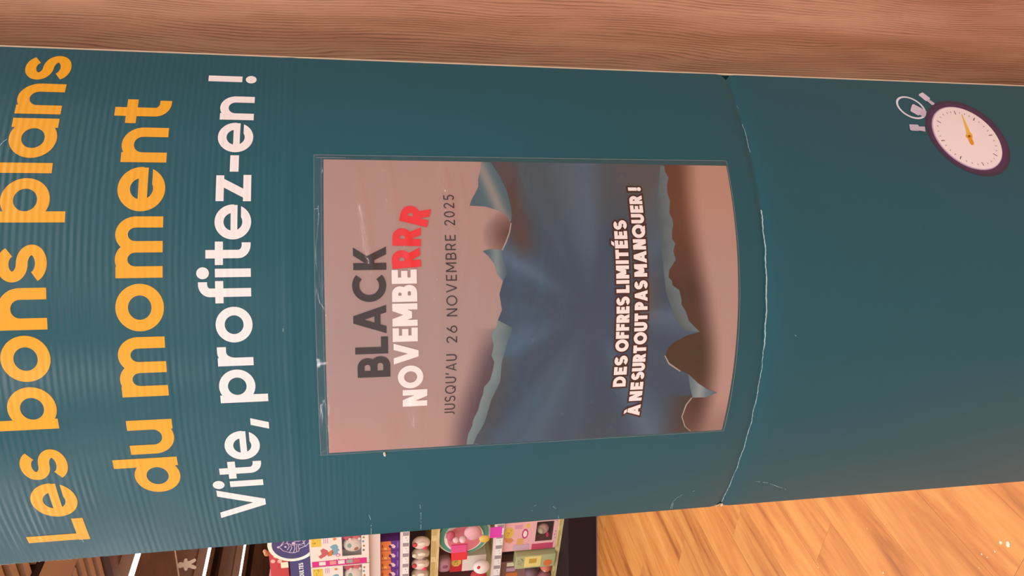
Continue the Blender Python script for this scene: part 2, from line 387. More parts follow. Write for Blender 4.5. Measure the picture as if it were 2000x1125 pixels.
# ------------------------------------------------------------------ lettering: a geometric sans drawn as strokes on the curved board
PI = math.pi
def arc(cx, cy, rx, ry, a0, a1, n=None):
    n = n or max(4, int(abs(a1-a0)/9)); return [(cx+rx*math.cos(math.radians(a0+(a1-a0)*i/n)), cy+ry*math.sin(math.radians(a0+(a1-a0)*i/n))) for i in range(n+1)]
def S(pts, w=None, closed=False): return ('s', pts, w, closed)
def Dg(x0, y0, x1, y1, w=None): return ('d', x0, y0, x1, y1, w)       # diagonal bar with level ends
def dot(cx, cy, r): return ('o', cx, cy, r)
def lower(ch, w):
    h = w/2; R = .51-h; c = .51; asc = 1.44
    if ch == 'o': return [S(arc(c, .5, R, .5-h+.015, 0, 360), closed=True)], 1.02
    if ch in 'bpda':
        ring = S(arc(c, .5, R, .5-h+.015, 0, 360), closed=True)
        x = h if ch in 'bp' else 1.02-h+.02
        if ch in 'bp': return [S([(x, asc if ch == 'b' else 1.0), (x, 0 if ch == 'b' else -.36)]), ring], 1.02
        return [S([(x, asc if ch == 'd' else 1.0), (x, 0)]), ring], 1.04
    if ch == 'e':
        Ro, Ri, yo, yi, yc = .51, .51-w, .515, .515-w, .275; n = 46
        ao = 360-math.degrees(math.asin((.5-yc)/yo)); ai = 360-math.degrees(math.asin(min(1, (.5-yc)/yi)))
        pa = lambda rx, ry, e: [(c+rx*math.cos(math.radians(-3+(e+3)*i/n)), .5+ry*math.sin(math.radians(-3+(e+3)*i/n))) for i in range(n+1)]
        return [('q', pa(Ri, yi, ai), pa(Ro, yo, ao)), S([(h*1.1, .47), (1.02-h*.12, .47)], w*.76)], 1.02
    if ch == 'n': 
        W = .9; r = W/2-h; return [S([(h, 1), (h, 0)]), S([(h, .5)]+arc(W/2, 1-.45, r, .46-h, 180, 0)+[(W-h, 0)])], W
    if ch == 'm':
        W = .8; r = W/2-h; x2 = W-w; return [S([(h, 1), (h, 0)]), S([(h, .5)]+arc(W/2, .58, r, .435-h, 180, 0)+[(W-h, 0)]), S([(x2+h, .5)]+arc(x2+W/2, .58, r, .435-h, 180, 0)+[(x2+W-h, 0)])], 2*W-w
    if ch == 'u':
        W = .9; r = W/2-h; return [S([(W-h, 1), (W-h, 0)]), S([(h, 1)]+arc(W/2, .45, r, .46-h, 180, 360)+[(W-h, .5)])], W
    if ch == 's':
        q = w*.92; k = q/2; rx = .39-k; ry = (1.03-q)/4; y1 = 1.015-k-ry; y0 = y1-2*ry
        return [S(arc(.39, y1, rx, ry*1.0, 22, 262)+arc(.40, y0, rx+.02, ry, 82, -162), q)], .8
    if ch == 'l': return [S([(h, asc), (h, 0)])], w
    if ch == 'i': return [S([(h, 1), (h, 0)]), dot(h, 1.34, w*.70)], w
    if ch == 't':
        x = .18+h; return [S([(x, 1.26), (x, .36)]+arc(x+.26, .36-.01, .26, .35-h, 180, 270)+[(x+.33, h)]), S([(0, 1-h*.9), (.66, 1-h*.9)], w*.9)], .62
    if ch == 'f':
        x = .17+h; return [S([(x, 0), (x, 1.12)]+arc(x+.24, 1.14, .24, .33-h, 180, 90)+[(x+.30, 1.47-h)]), S([(0, 1-h*.9), (.62, 1-h*.9)], w*.9)], .62
    if ch == 'r': return [S([(h, 1), (h, 0)]), S([(h, .45)]+arc(.41, .5, .41-h, .51-h, 180, 92)+[(.56, 1.01-h)])], .58
    if ch == 'z': return [S([(0, 1-h*.9), (.79, 1-h*.9)], w*.9), S([(0, h*.9), (.81, h*.9)], w*.9), Dg(.19, .0+w*.5, .60, 1-w*.5, w*.95)], .81
    if ch == '-': return [S([(0, .5), (.53, .5)])], .53
    if ch == ',': return [Dg(.02+.02, -.33, .20, .2, w*.85)], .34
    if ch == '!': return [S([(h, .42), (h, 1.44)]), dot(h, .15, w*.66)], w
    if ch == ' ': return [], .36
    return [(k[0],)+tuple(k[1:]) for k in upscale(upper(ch, w/asc)[0], asc)], upper(ch, w/asc)[1]*asc
def upscale(st, k):
    out = []
    for s in st:
        if s[0] == 's': out.append(('s', [(x*k, y*k) for x, y in s[1]], (s[2]*k if s[2] else None), s[3]))
        elif s[0] == 'd': out.append(('d', s[1]*k, s[2]*k, s[3]*k, s[4]*k, (s[5]*k if s[5] else None)))
        else: out.append(('o', s[1]*k, s[2]*k, s[3]*k))
    return out
def upper(ch, w):
    h = w/2
    if ch == 'L': return [S([(h, 1), (h, 0)]), S([(0, h), (.54, h)])], .54
    if ch == 'V': return [Dg(.44, 0, h*1.06, 1), Dg(.44, 0, .88-h*1.06, 1)], .88
    if ch == 'A': return [Dg(h*1.06, 0, .44, 1), Dg(.88-h*1.06, 0, .44, 1), S([(.2, .27), (.68, .27)], w*.85)], .88
    if ch in 'BPR':
        ry = .25+h*.02; a = [S([(h, 1), (h, 0)])]
        yt = 1-h; ym = .5 if ch == 'B' else .44
        r1 = (yt-ym)/2; top = [(h, yt), (.60-h-r1*.8, yt)]+arc(.60-h-r1*.8, (yt+ym)/2, r1*.95, r1, 90, -90)+[(h, ym)]
        a.append(S(top))
        if ch == 'B':
            r2 = (ym-h)/2; a.append(S([(h, ym), (.65-h-r2*.8, ym)]+arc(.65-h-r2*.8, (ym+h)/2, r2*.95, r2, 90, -90)+[(h, h)]))
        if ch == 'R': a.append(Dg(.62-h*.6, 0, .34, .46))
        return a, (.66 if ch != 'P' else .62)
    if ch == 'C': return [S(arc(.5, .5, .5-h, .515-h, 48, 312))], .88
    if ch == 'D': return [S([(h, 1), (h, 0)]), S([(h, 1-h), (.34, 1-h)]+arc(.34, .5, .4-h+.02, .5-h, 90, -90)+[(h, h)])], .76
    if ch in 'EF':
        a = [S([(h, 1), (h, 0)]), S([(h, 1-h), (.56, 1-h)]), S([(h, .5), (.52, .5)])]
        if ch == 'E': a.append(S([(h, h), (.57, h)]))
        return a, .57
    if ch == 'I': return [S([(h, 1), (h, 0)])], w
    if ch == 'J': return [S([(.40-h, 1), (.40-h, .28)]+arc(.40-h-.19, .28, .19, .28-h, 0, -115))], .40
    if ch == 'K': return [S([(h, 1), (h, 0)]), Dg(h*1.4, .36, .70-h*1.2, 1), Dg(.74-h*1.3, 0, .30, .60)], .74
    if ch == 'M': return [S([(h, 1), (h, 0)]), S([(.92-h, 1), (.92-h, 0)]), Dg(h*1.3, 1, .46, .22), Dg(.92-h*1.3, 1, .46, .22)], .92
    if ch == 'N': return [S([(h, 1), (h, 0)]), S([(.76-h, 1), (.76-h, 0)]), Dg(h*1.3, 1, .76-h*1.3, 0)], .76
    if ch == 'O': return [S(arc(.5, .5, .5-h, .515-h, 0, 360), closed=True)], 1.0
    if ch == 'Q': return [S(arc(.5, .5, .5-h, .515-h, 0, 360), closed=True), Dg(.92-h, -.02, .60, .34, w*.95)], 1.0
    if ch == 'S':
        k = h; q = w; rx = .33-k; ry = (1.03-q)/4; y1 = 1.015-k-ry; y0 = y1-2*ry
        return [S(arc(.33, y1, rx, ry, 28, 264)+arc(.34, y0, rx+.02, ry, 84, -155))], .67
    if ch == 'T': return [S([(0, 1-h), (.64, 1-h)]), S([(.32, 1), (.32, 0)])], .64
    if ch == 'U': return [S([(h, 1), (h, .34)]+arc(.36, .34, .36-h, .355-h, 180, 360)+[(.72-h, 1)])], .72
    if ch == 'Z': return [S([(0, 1-h), (.6, 1-h)]), S([(0, h), (.62, h)]), Dg(h*1.5, h, .6-h*1.5, 1-h)], .62
    if ch == "'": return [Dg(.03, .70, .10, 1.02, w*1.1)], .13
    if ch == '!': return [S([(h, .32), (h, 1)]), dot(h, w*.55, w*.6)], w
    if ch == '0': return [S(arc(.31, .5, .31-h, .51-h, 0, 360), closed=True)], .62
    if ch == '2': return [S(arc(.30, .71, .27-h*.6, .30-h, 165, -32)+[(.10, h)]), S([(.05, h), (.60, h)])], .60
    if ch == '5': return [S([(.54, 1-h), (.14, 1-h), (.10, .56)]+arc(.29, .33, .29-h, .34-h, 118, -145))], .58
    if ch == '6': return [S(arc(.31, .32, .31-h, .33-h, 0, 360), closed=True), Dg(.10, .44, .42, 1.0, w)], .62
    if ch == ' ': return [], .30
    raise KeyError(ch)
def glyph(ch, w, case):
    if ch in 'ÉÀ':
        st, a = upper('E' if ch == 'É' else 'A', w); x = a/2+.02
        return st+[Dg(x-.02, 1.06, x+.12, 1.27, w*.8) if ch == 'É' else Dg(x-.02, 1.06, x-.16, 1.27, w*.8)], a
    return lower(ch, w) if case == 'l' else upper(ch, w)

class Ink:
    """collects flat printed strokes in (u, z) metres and wraps them on the totem front"""
    def __init__(s, base): s.v = []; s.f = []; s.n = 0; s.base = base
    def quadstrip(s, L, Rr, closed=False):
        off = s.base+s.n*6e-6; s.n += 1; k = len(s.v)
        for a, b in zip(L, Rr): s.v += [surf(a[0], a[1]+CZ, off), surf(b[0], b[1]+CZ, off)]
        m = len(L)
        for i in range(m if closed else m-1):
            j = (i+1) % m; s.f.append((k+2*i, k+2*i+1, k+2*j+1, k+2*j))
    def stroke(s, pts, w, closed=False, ext=0.0):
        P = [Vector(p) for p in pts]
        if closed: P = P[:-1]
        P = [P[0]]+[b_ for a, b_ in zip(P[:-1], P[1:]) if (b_-a).length > 2e-5]
        Q = []
        for i in range(len(P)):
            a = P[i]; b_ = P[(i+1) % len(P)] if closed or i+1 < len(P) else None
            Q.append(a)
            if b_ is not None:
                n = int((b_-a).length/.007)
                for j in range(1, n+1): Q.append(a.lerp(b_, j/(n+1)))
        P = Q; m = len(P)
        if ext and not closed:
            P[0] = P[0]+(P[0]-P[1]).normalized()*ext; P[-1] = P[-1]+(P[-1]-P[-2]).normalized()*ext
        Lx = []; Rx = []
        for i in range(m):
            a = P[i-1] if (i or closed) else P[i]; c = P[(i+1) % m] if (i < m-1 or closed) else P[i]
            t = (c-a).normalized()
            k = 1.0
            if i and i < m-1:
                t1 = (P[i]-P[i-1]).normalized(); k = 1/max(.5, t.dot(t1))
            nrm = Vector((-t.y, t.x))*w/2*k
            Lx.append(P[i]+nrm); Rx.append(P[i]-nrm)
        s.quadstrip(Lx, Rx, closed)
    def disc(s, c, r, n=20):
        off = s.base+s.n*6e-6; s.n += 1; k = len(s.v); s.v.append(surf(c[0], c[1]+CZ, off))
        for i in range(n): s.v.append(surf(c[0]+r*math.cos(2*PI*i/n), c[1]+CZ+r*math.sin(2*PI*i/n), off))
        for i in range(n): s.f.append((k, k+1+i, k+1+(i+1) % n))
    def glyph(s, ch, x, y, sx, sy, w, case, rot=0, grow=0.0):
        st, adv = glyph(ch, w, case); cr, sr = math.cos(rot), math.sin(rot)
        tf = lambda p: (x+sx*p[0]*cr+sy*p[1]*sr, y-sx*p[0]*sr+sy*p[1]*cr)
        for k in st:
            if k[0] == 's':
                ww = (k[2] or w); 
                s.stroke([tf(p) for p in k[1]], ww*sy+2*grow, k[3], grow)
            elif k[0] == 'q': s.quadstrip([tf(p) for p in k[1]], [tf(p) for p in k[2]])
            elif k[0] == 'd':
                _, x0, y0, x1, y1, ww = k; ww = ww or w; dx, dy = x1-x0, y1-y0; hh = ww/2/abs(math.sin(math.atan2(dy, dx)))
                gx = grow/sx*1.15; gy = grow/sy; L = math.hypot(dx, dy)
                e = gy/abs(dy); x0, y0, x1, y1 = x0-dx*e, y0-dy*e, x1+dx*e, y1+dy*e
                n = max(1, int(max(abs(dx)*sx, .001)/.006)+1)
                Lx = []; Rx = []
                for i in range(n+1):
                    t = i/n; px, py = x0+(x1-x0)*t, y0+(y1-y0)*t; Lx.append(tf((px-hh-gx, py))); Rx.append(tf((px+hh+gx, py)))
                s.quadstrip(Lx, Rx)
            else: s.disc(tf((k[1], k[2])), k[3]*sy+grow)
        return adv
    def word(s, txt, u0, u1, z, height, w, case='l', gap=.1, slope=0.0, zf=None, rots=0, grow=0.0):
        adv = [glyph(c, w, case)[1] for c in txt]; tot_ = sum(adv)+gap*(len(txt)-1); sx = (u1-u0)/tot_; x = u0
        for c, a in zip(txt, adv):
            zz = z if zf is None else zf(x+a*sx/2)
            s.glyph(c, x, zz, sx, height, w, case, 0, grow); x += (a+gap)*sx
    def build(s, name, m, parent):
        o = mesh_obj(name, s.v, s.f, m, parent)
        for p in o.data.polygons:                                   # every face looks out of the board
            s_ = p.center.x/TA
            if p.normal.dot(Vector((_k*s_, -1, 0))) < 0: p.flip()
        return o
for nm, mm_, z, hh, wt, ws in (('yellow_headline', M_YELLOW, .2705, .0385, .265, (('Les', -.2462, -.1235), ('bons', -.1025, .066), ('plans', .0855, .2692))),
                               ('yellow_headline', M_YELLOW, .1752, .0392, .265, (('du', -.1835, -.0975), ('moment', -.0745, .2133))),
                               ('white_subheading', M_WHITE, .0995, .0312, .25, (('Vite,', -.2281, -.1005), ('profitez-en', -.0845, .2225), ('!', .2395, .2515)))):
    for t, a, b_ in ws:
        ink = Ink(.00025); ink.word(t, a, b_, z, hh, wt, 'l', .1); ink.build(nm, mm_, tot)

# ------------------------------------------------------------------ printed artwork with fades (flat print): polygons cut to a grid and coloured per vertex
def fill_tri(poly):
    from mathutils.geometry import tessellate_polygon
    return tessellate_polygon([[Vector((p[0], p[1], 0)) for p in poly]])
def fill(polys, colf, base, name, m, parent, step=.004, d=6e-5, zstep=None):
    """polys: list of outlines in (u, z) metres; colf(u, z, i) -> display colour"""
    V = []; F = []; C = []
    for k, poly in enumerate(polys):
        bm = bmesh.new(); vs = [bm.verts.new((p[0], p[1], 0)) for p in poly]
        for t_ in fill_tri(poly):
            try: bm.faces.new([vs[i] for i in t_])
            except ValueError: pass
        for ax, st in ((0, step), (1, zstep or step)):
            if not st: continue
            lo = min(p[ax] for p in poly); hi = max(p[ax] for p in poly); c = math.ceil(lo/st)*st
            if c-lo < 1e-6: c += st
            while c < hi-1e-6:
                co = (c, 0, 0) if ax == 0 else (0, c, 0); no = (1, 0, 0) if ax == 0 else (0, 1, 0)
                bmesh.ops.bisect_plane(bm, geom=bm.verts[:]+bm.edges[:]+bm.faces[:], plane_co=co, plane_no=no, dist=1e-7); c += st
        bm.verts.index_update(); n = len(V); off = base+k*d
        for v in bm.verts: V.append(surf(v.co.x, v.co.y+CZ, off)); C.append((*alb(*colf(v.co.x, v.co.y, k)), 1))
        F += [[v.index+n for v in f.verts] for f in bm.faces]; bm.free()
    o = mesh_obj(name, V, F, m, parent)
    at = o.data.color_attributes.new('Col', 'FLOAT_COLOR', 'POINT'); at.data.foreach_set('color', [x for c in C for x in c])
    for p in o.data.polygons:
        if p.normal.dot(Vector((_k*p.center.x/TA, -1, 0))) < 0: p.flip()
    o.data.polygons.foreach_set('use_smooth', [True]*len(o.data.polygons))
    return o
def mmp(p): return [(a/1000, b_/1000) for a, b_ in p]
def mixc(a, b_, t): t = max(0, min(1, t)); return tuple(a[i]+(b_[i]-a[i])*t for i in range(3))
def sst(a, b_, x): t = max(0, min(1, (x-a)/(b_-a))); return t*t*(3-2*t)
# outlines of the printed artwork, millimetres on the unrolled board (along, height relative to eye level)
UP=[(150.0,-120.6),(141.3,-119.0),(129.9,-115.9),(122.2,-115.7),(114.2,-111.6),(107.5,-107.7),(102.1,-105.9),(101.3,-121.6),(96.9,-134.7),(90.7,-143.2),(84.2,-145.7),(75.1,-143.7),(65.1,-139.6),(56.9,-135.6),(58.0,-132.9),(58.1,-123.2),(56.4,-116.8),(50.5,-122.9),(43.4,-127.8),(33.3,-130.5),(26.7,-136.0),(13.7,-132.2),(-1.5,-134.6),(-11.5,-130.4),(-16.5,-129.9),(-26.1,-124.2),(-36.5,-126.5),(-46.8,-124.4),(-53.6,-127.3),(-61.8,-126.2),(-72.6,-123.5),(-79.5,-117.8),(-88.2,-116.7),(-94.6,-114.5),(-104.4,-112.8),(-116.0,-108.0),(-122.7,-107.5),(-133.1,-103.5),(-145.9,-102.4)]
LIP=[(-11.5,-130.4),(-16.5,-129.9),(-26.1,-124.2),(-36.5,-126.5),(-46.8,-124.4),(-53.6,-127.3),(-61.8,-126.2),(-72.6,-123.5),(-79.5,-117.8),(-88.2,-116.7),(-94.6,-114.5),(-104.4,-112.8),(-116.0,-108.0),(-122.7,-107.5),(-133.1,-103.5),(-145.9,-102.4),(-145.8,-109.3),(-135.6,-112.5),(-121.6,-119.3),(-93.5,-125.7),(-74.7,-133.9),(-54.7,-134.8),(-34.8,-139.8),(-19.5,-144.8)]
FLAP=[(141.3,-119.0),(129.9,-115.9),(122.2,-115.7),(114.2,-111.6),(107.5,-107.7),(102.1,-105.9),(101.3,-121.6),(96.9,-134.7),(90.7,-143.2),(84.2,-145.7),(90.0,-147.3),(100.6,-147.4),(116.9,-144.3),(133.5,-138.2),(149.0,-130.0),(149.4,-120.6)]
FLAP2=[(56.9,-135.6),(58.0,-132.9),(58.1,-123.2),(56.4,-116.8),(50.5,-122.9),(43.4,-127.8),(33.3,-130.5),(26.7,-136.0),(33.6,-140.2),(46.3,-137.6)]
CURL=[(84.2,-145.7),(75.1,-143.7),(65.1,-139.6),(56.9,-135.6),(56.9,-136.7),(64.6,-140.8),(74.8,-144.9),(84.2,-146.9)]
LOW=[(147.1,-315.6),(141.1,-315.2),(133.7,-318.1),(125.1,-315.1),(116.2,-314.4),(107.1,-316.2),(94.4,-313.9),(89.0,-316.4),(82.1,-317.1),(74.3,-314.8),(67.5,-314.5),(62.1,-317.5),(54.4,-314.9),(45.3,-317.0),(34.9,-309.5),(27.5,-308.5),(23.6,-312.3),(19.4,-312.6),(14.0,-320.2),(3.4,-322.6),(-0.3,-322.2),(-8.1,-327.4),(-18.1,-331.1),(-29.8,-343.6),(-33.2,-329.3),(-39.3,-316.9),(-45.9,-309.2),(-53.8,-307.2),(-61.9,-312.1),(-71.4,-325.8),(-75.1,-334.5),(-86.6,-347.1),(-93.7,-358.0),(-98.7,-370.5),(-103.6,-358.1),(-103.2,-343.0),(-112.1,-337.7),(-126.4,-335.0),(-139.4,-340.8),(-146.1,-348.6)]
LLIP=[(148.0,-311.1),(147.1,-315.6),(141.1,-315.2),(133.7,-318.1),(125.1,-315.1),(116.2,-314.4),(107.1,-316.2),(94.4,-313.9),(89.0,-316.4),(82.1,-317.1),(74.3,-314.8),(67.5,-314.5),(62.1,-317.5),(54.4,-314.9),(45.3,-317.0),(34.9,-309.5),(27.5,-308.5),(23.6,-312.3),(19.4,-312.6),(14.0,-320.2),(3.4,-322.6),(-0.3,-322.2),(-8.1,-327.4),(-18.1,-331.1),(-29.8,-343.6),(-27.7,-325.9),(-16.6,-315.8),(12.7,-305.4),(49.5,-302.1),(87.1,-300.5),(115.0,-303.6)]
HORN=[(-75.1,-334.5),(-86.6,-347.1),(-93.7,-358.0),(-98.7,-370.5),(-103.6,-358.1),(-103.2,-343.0),(-90.3,-338.3)]
LCURL=[(-53.8,-307.2),(-61.9,-312.1),(-71.4,-325.8),(-72.1,-324.7),(-63.5,-311.4),(-53.8,-306.0)]
LCURL2=[(-103.2,-343.0),(-112.1,-337.7),(-126.4,-335.0),(-139.4,-340.8),(-146.1,-348.6),(-146.1,-347.3),(-139.4,-339.6),(-126.3,-333.8),(-111.7,-336.1),(-103.3,-341.3)]
CASE=[(167.0,-752.1),(161.2,-749.3),(156.1,-745.9),(151.5,-741.8),(147.7,-737.0),(144.5,-731.8),(142.2,-726.0),(140.7,-719.8),(140.0,-713.3),(140.1,-706.7),(141.1,-699.9),(142.9,-693.2),(145.4,-686.6),(148.7,-680.2),(152.7,-674.3),(157.4,-668.8),(162.6,-664.0),(168.4,-659.9),(174.6,-656.5),(181.2,-654.0),(188.0,-652.4),(195.0,-651.8),(202.1,-652.1),(209.1,-653.4),(215.9,-655.7),(222.4,-658.9),(228.5,-663.0),(234.0,-667.8),(238.8,-673.3),(242.8,-679.4),(245.9,-685.9),(248.0,-692.7),(249.1,-699.6),(249.1,-706.6),(248.1,-713.5),(245.9,-720.1),(242.8,-726.4),(238.7,-732.3),(233.8,-737.6),(228.2,-742.4),(222.0,-746.4),(215.4,-749.8),(208.4,-752.5),(201.2,-754.3),(194.0,-755.4),(186.9,-755.8),(179.9,-755.3),(173.3,-754.1)]
CASEHI=[(168.7,-748.3),(163.4,-745.8),(158.6,-742.6),(154.3,-738.7),(150.7,-734.3),(147.8,-729.4),(145.7,-724.0),(144.2,-718.3),(143.6,-712.2),(143.7,-706.0),(144.6,-699.7),(146.2,-693.5),(148.6,-687.4),(151.7,-681.5),(155.4,-676.0),(159.7,-670.9),(164.6,-666.4),(170.0,-662.6),(175.8,-659.5),(181.9,-657.2),(188.2,-655.7),(194.7,-655.1),(201.2,-655.4),(207.7,-656.6),(214.0,-658.7),(220.0,-661.7),(225.6,-665.4),(230.6,-669.9),(235.0,-674.9),(238.7,-680.5),(241.5,-686.5),(243.5,-692.8),(244.5,-699.3),(244.5,-705.7),(243.5,-712.1),(241.5,-718.3),(238.7,-724.2),(234.9,-729.6),(230.5,-734.6),(225.3,-739.1),(219.6,-742.9),(213.5,-746.1),(207.1,-748.6),(200.4,-750.4),(193.8,-751.4),(187.2,-751.8),(180.7,-751.3),(174.6,-750.2)]
FACERIM=[(170.7,-742.2),(165.9,-739.9),(161.5,-737.0),(157.6,-733.5),(154.4,-729.5),(151.7,-725.1),(149.7,-720.3),(148.4,-715.1),(147.8,-709.7),(148.0,-704.2),(148.8,-698.6),(150.2,-693.0),(152.4,-687.5),(155.2,-682.3),(158.6,-677.4),(162.5,-672.9),(166.9,-669.0),(171.8,-665.6),(177.1,-662.8),(182.6,-660.8),(188.3,-659.5),(194.2,-659.0),(200.1,-659.3),(205.9,-660.4),(211.5,-662.3),(216.9,-665.0),(221.9,-668.3),(226.4,-672.3),(230.3,-676.8),(233.6,-681.7),(236.1,-687.1),(237.8,-692.7),(238.7,-698.4),(238.7,-704.2),(237.8,-709.8),(236.1,-715.4),(233.5,-720.6),(230.2,-725.5),(226.2,-730.0),(221.6,-734.0),(216.5,-737.4),(211.0,-740.3),(205.3,-742.5),(199.3,-744.1),(193.3,-745.0),(187.4,-745.3),(181.5,-744.9),(176.0,-743.9)]
FACE=[(171.6,-742.2),(166.9,-739.9),(162.6,-737.1),(158.9,-733.7),(155.7,-729.8),(153.1,-725.4),(151.1,-720.7),(149.9,-715.6),(149.3,-710.4),(149.4,-704.9),(150.2,-699.4),(151.6,-694.0),(153.7,-688.7),(156.5,-683.6),(159.8,-678.8),(163.6,-674.4),(168.0,-670.5),(172.7,-667.2),(177.8,-664.5),(183.2,-662.6),(188.8,-661.3),(194.5,-660.8),(200.3,-661.1),(206.0,-662.2),(211.5,-664.1),(216.7,-666.6),(221.6,-669.9),(226.0,-673.8),(229.8,-678.2),(233.0,-683.0),(235.4,-688.2),(237.1,-693.7),(237.9,-699.3),(237.9,-704.9),(237.1,-710.5),(235.4,-715.9),(232.9,-721.0),(229.7,-725.8),(225.8,-730.2),(221.3,-734.1),(216.3,-737.4),(211.0,-740.2),(205.4,-742.4),(199.6,-744.0),(193.7,-744.9),(187.9,-745.2),(182.2,-744.8),(176.8,-743.8)]
TICKS=[[(215.7,-671.0),(216.6,-671.6),(213.1,-675.7),(212.2,-675.1)],[(232.3,-701.4),(232.3,-702.4),(226.4,-702.2),(226.4,-701.1)],[(222.4,-725.3),(221.6,-726.0),(217.2,-722.6),(218.0,-721.8)],[(197.1,-738.9),(196.1,-739.1),(195.3,-734.0),(196.4,-733.8)],[(167.3,-733.9),(166.5,-733.3),(169.7,-728.9),(170.5,-729.5)],[(153.6,-711.0),(153.5,-710.0),(158.4,-708.7),(158.5,-709.6)],[(161.6,-682.0),(162.3,-681.1),(166.1,-683.7),(165.4,-684.6)],[(186.2,-665.4),(187.3,-665.2),(187.8,-670.1),(186.8,-670.3)],[(221.9,-677.4),(222.4,-678.0),(220.5,-679.3),(220.0,-678.8)],[(226.3,-683.3),(226.7,-683.9),(224.5,-684.9),(224.2,-684.3)],[(229.4,-689.9),(229.7,-690.6),(227.3,-691.2),(227.1,-690.5)],[(230.9,-695.6),(231.0,-696.3),(228.5,-696.6),(228.4,-695.9)],[(230.6,-708.0),(230.4,-708.7),(228.0,-708.2),(228.1,-707.5)],[(228.5,-714.2),(228.2,-714.9),(226.0,-714.0),(226.2,-713.4)],[(225.7,-719.5),(225.3,-720.1),(223.2,-719.0),(223.6,-718.4)],[(216.4,-729.4),(215.8,-729.9),(214.3,-728.2),(214.9,-727.7)],[(209.9,-733.5),(209.3,-733.9),(208.2,-732.0),(208.8,-731.6)],[(203.5,-736.3),(202.8,-736.6),(202.1,-734.5),(202.8,-734.3)],[(188.7,-738.9),(188.0,-738.9),(188.1,-736.8),(188.9,-736.8)],[(180.9,-738.3),(180.2,-738.2),(180.8,-736.0),(181.5,-736.2)],[(174.1,-736.4),(173.5,-736.2),(174.5,-734.1),(175.1,-734.4)],[(162.7,-728.8),(162.2,-728.4),(163.8,-726.8),(164.3,-727.2)],[(158.7,-723.7),(158.4,-723.1),(160.2,-721.8),(160.5,-722.4)],[(156.0,-717.7),(155.8,-717.1),(157.7,-716.2),(157.9,-716.8)],[(154.3,-703.7),(154.4,-703.0),(156.4,-702.8),(156.3,-703.5)],[(155.7,-696.0),(155.9,-695.4),(157.8,-695.6),(157.6,-696.3)],[(158.2,-689.2),(158.5,-688.6),(160.4,-689.2),(160.1,-689.9)],[(167.2,-676.6),(167.8,-676.1),(169.1,-677.6),(168.6,-678.1)],[(173.0,-672.0),(173.6,-671.6),(174.6,-673.3),(174.0,-673.7)],[(179.5,-668.4),(180.2,-668.1),(180.8,-670.1),(180.1,-670.3)],[(193.1,-665.4),(193.8,-665.3),(193.7,-667.5),(193.0,-667.5)],[(200.4,-665.8),(201.1,-666.0),(200.6,-668.0),(199.9,-667.9)],[(208.2,-668.0),(208.8,-668.3),(207.8,-670.2),(207.1,-669.9)]]
HAND=[(227.0,-709.5),(227.0,-710.6),(199.4,-709.8),(197.2,-711.3),(192.8,-710.1),(190.7,-708.6),(184.7,-708.6),(182.7,-707.9),(181.2,-705.4),(181.8,-703.7),(184.8,-702.7),(190.8,-702.8),(192.6,-700.9),(195.5,-701.6),(197.5,-703.8)]
HUB=[(193.8,-707.9),(193.0,-707.2),(192.4,-706.3),(192.2,-705.3),(192.4,-704.4),(193.1,-704.0),(194.0,-704.1),(194.8,-704.7),(195.5,-705.7),(195.7,-706.7),(195.4,-707.5),(194.7,-708.0)]
KNOBS=[[(261.7,-672.0),(252.3,-677.8),(250.0,-676.5),(247.5,-671.7),(246.9,-669.5),(256.6,-664.1),(258.5,-665.7)],[(250.6,-674.8),(243.9,-680.3),(241.6,-678.7),(240.5,-675.2),(247.5,-671.0)],[(241.1,-650.0),(234.7,-658.5),(231.1,-656.3),(224.0,-651.1),(223.1,-648.8),(229.4,-641.3),(231.4,-641.9),(239.6,-647.4)],[(234.4,-658.1),(229.5,-663.0),(220.6,-656.5),(224.0,-651.4)],[(209.3,-631.2),(209.0,-642.5),(206.4,-643.4),(199.8,-640.6),(199.9,-630.9),(201.6,-629.3)],[(206.4,-643.4),(206.3,-650.8),(199.0,-648.8),(200.5,-640.9)]]
RING=[(227.7,-660.3),(225.5,-659.1),(223.6,-657.6),(222.0,-655.8),(220.7,-653.7),(219.8,-651.4),(219.2,-648.9),(219.1,-646.3),(219.3,-643.7),(219.9,-641.1),(220.9,-638.5),(222.3,-636.1),(224.0,-633.9),(225.9,-632.0),(228.1,-630.4),(230.5,-629.1),(233.1,-628.3),(235.7,-627.8),(238.3,-627.7),(240.9,-628.1),(243.3,-628.9),(245.6,-630.1),(247.7,-631.7),(249.4,-633.6),(250.8,-635.7),(251.8,-638.1),(252.5,-640.7),(252.6,-643.3),(252.4,-646.0),(251.7,-648.6),(250.7,-651.1),(249.2,-653.5),(247.4,-655.6),(245.3,-657.5),(243.0,-659.0),(240.5,-660.2),(237.9,-661.0),(235.2,-661.4),(232.6,-661.5),(230.1,-661.1)]
MARKS=[[(159.5,315.6),(163.3,313.6),(167.2,310.0)],[(-238.8,279.1),(-245.0,278.1),(-254.1,277.3)],[(-230.4,-56.9),(-244.1,-58.5),(-273.6,-59.5),(-279.6,-58.0)],[(-241.6,-3.4),(-253.9,-5.5),(-277.9,-5.3)],[(-266.9,-216.1),(-284.3,-218.2)],[(-258.4,-183.2),(-248.9,-184.9),(-246.4,-187.5)],[(-251.7,-207.2),(-257.2,-211.6)],[(-275.1,-354.1),(-262.4,-353.3),(-253.7,-356.8),(-248.4,-362.4),(-244.5,-370.3),(-241.1,-382.8)],[(-275.4,-356.1),(-260.4,-354.1)],[(-233.4,-449.8),(-236.5,-460.7),(-238.2,-467.9),(-245.4,-480.4),(-254.4,-497.2)],[(-36.6,-453.3),(-38.4,-455.3)],[(28.3,-71.3),(30.8,-71.3)],[(-20.3,72.3),(-13.0,72.0)],[(-94.5,69.2),(-227.1,76.2)]]
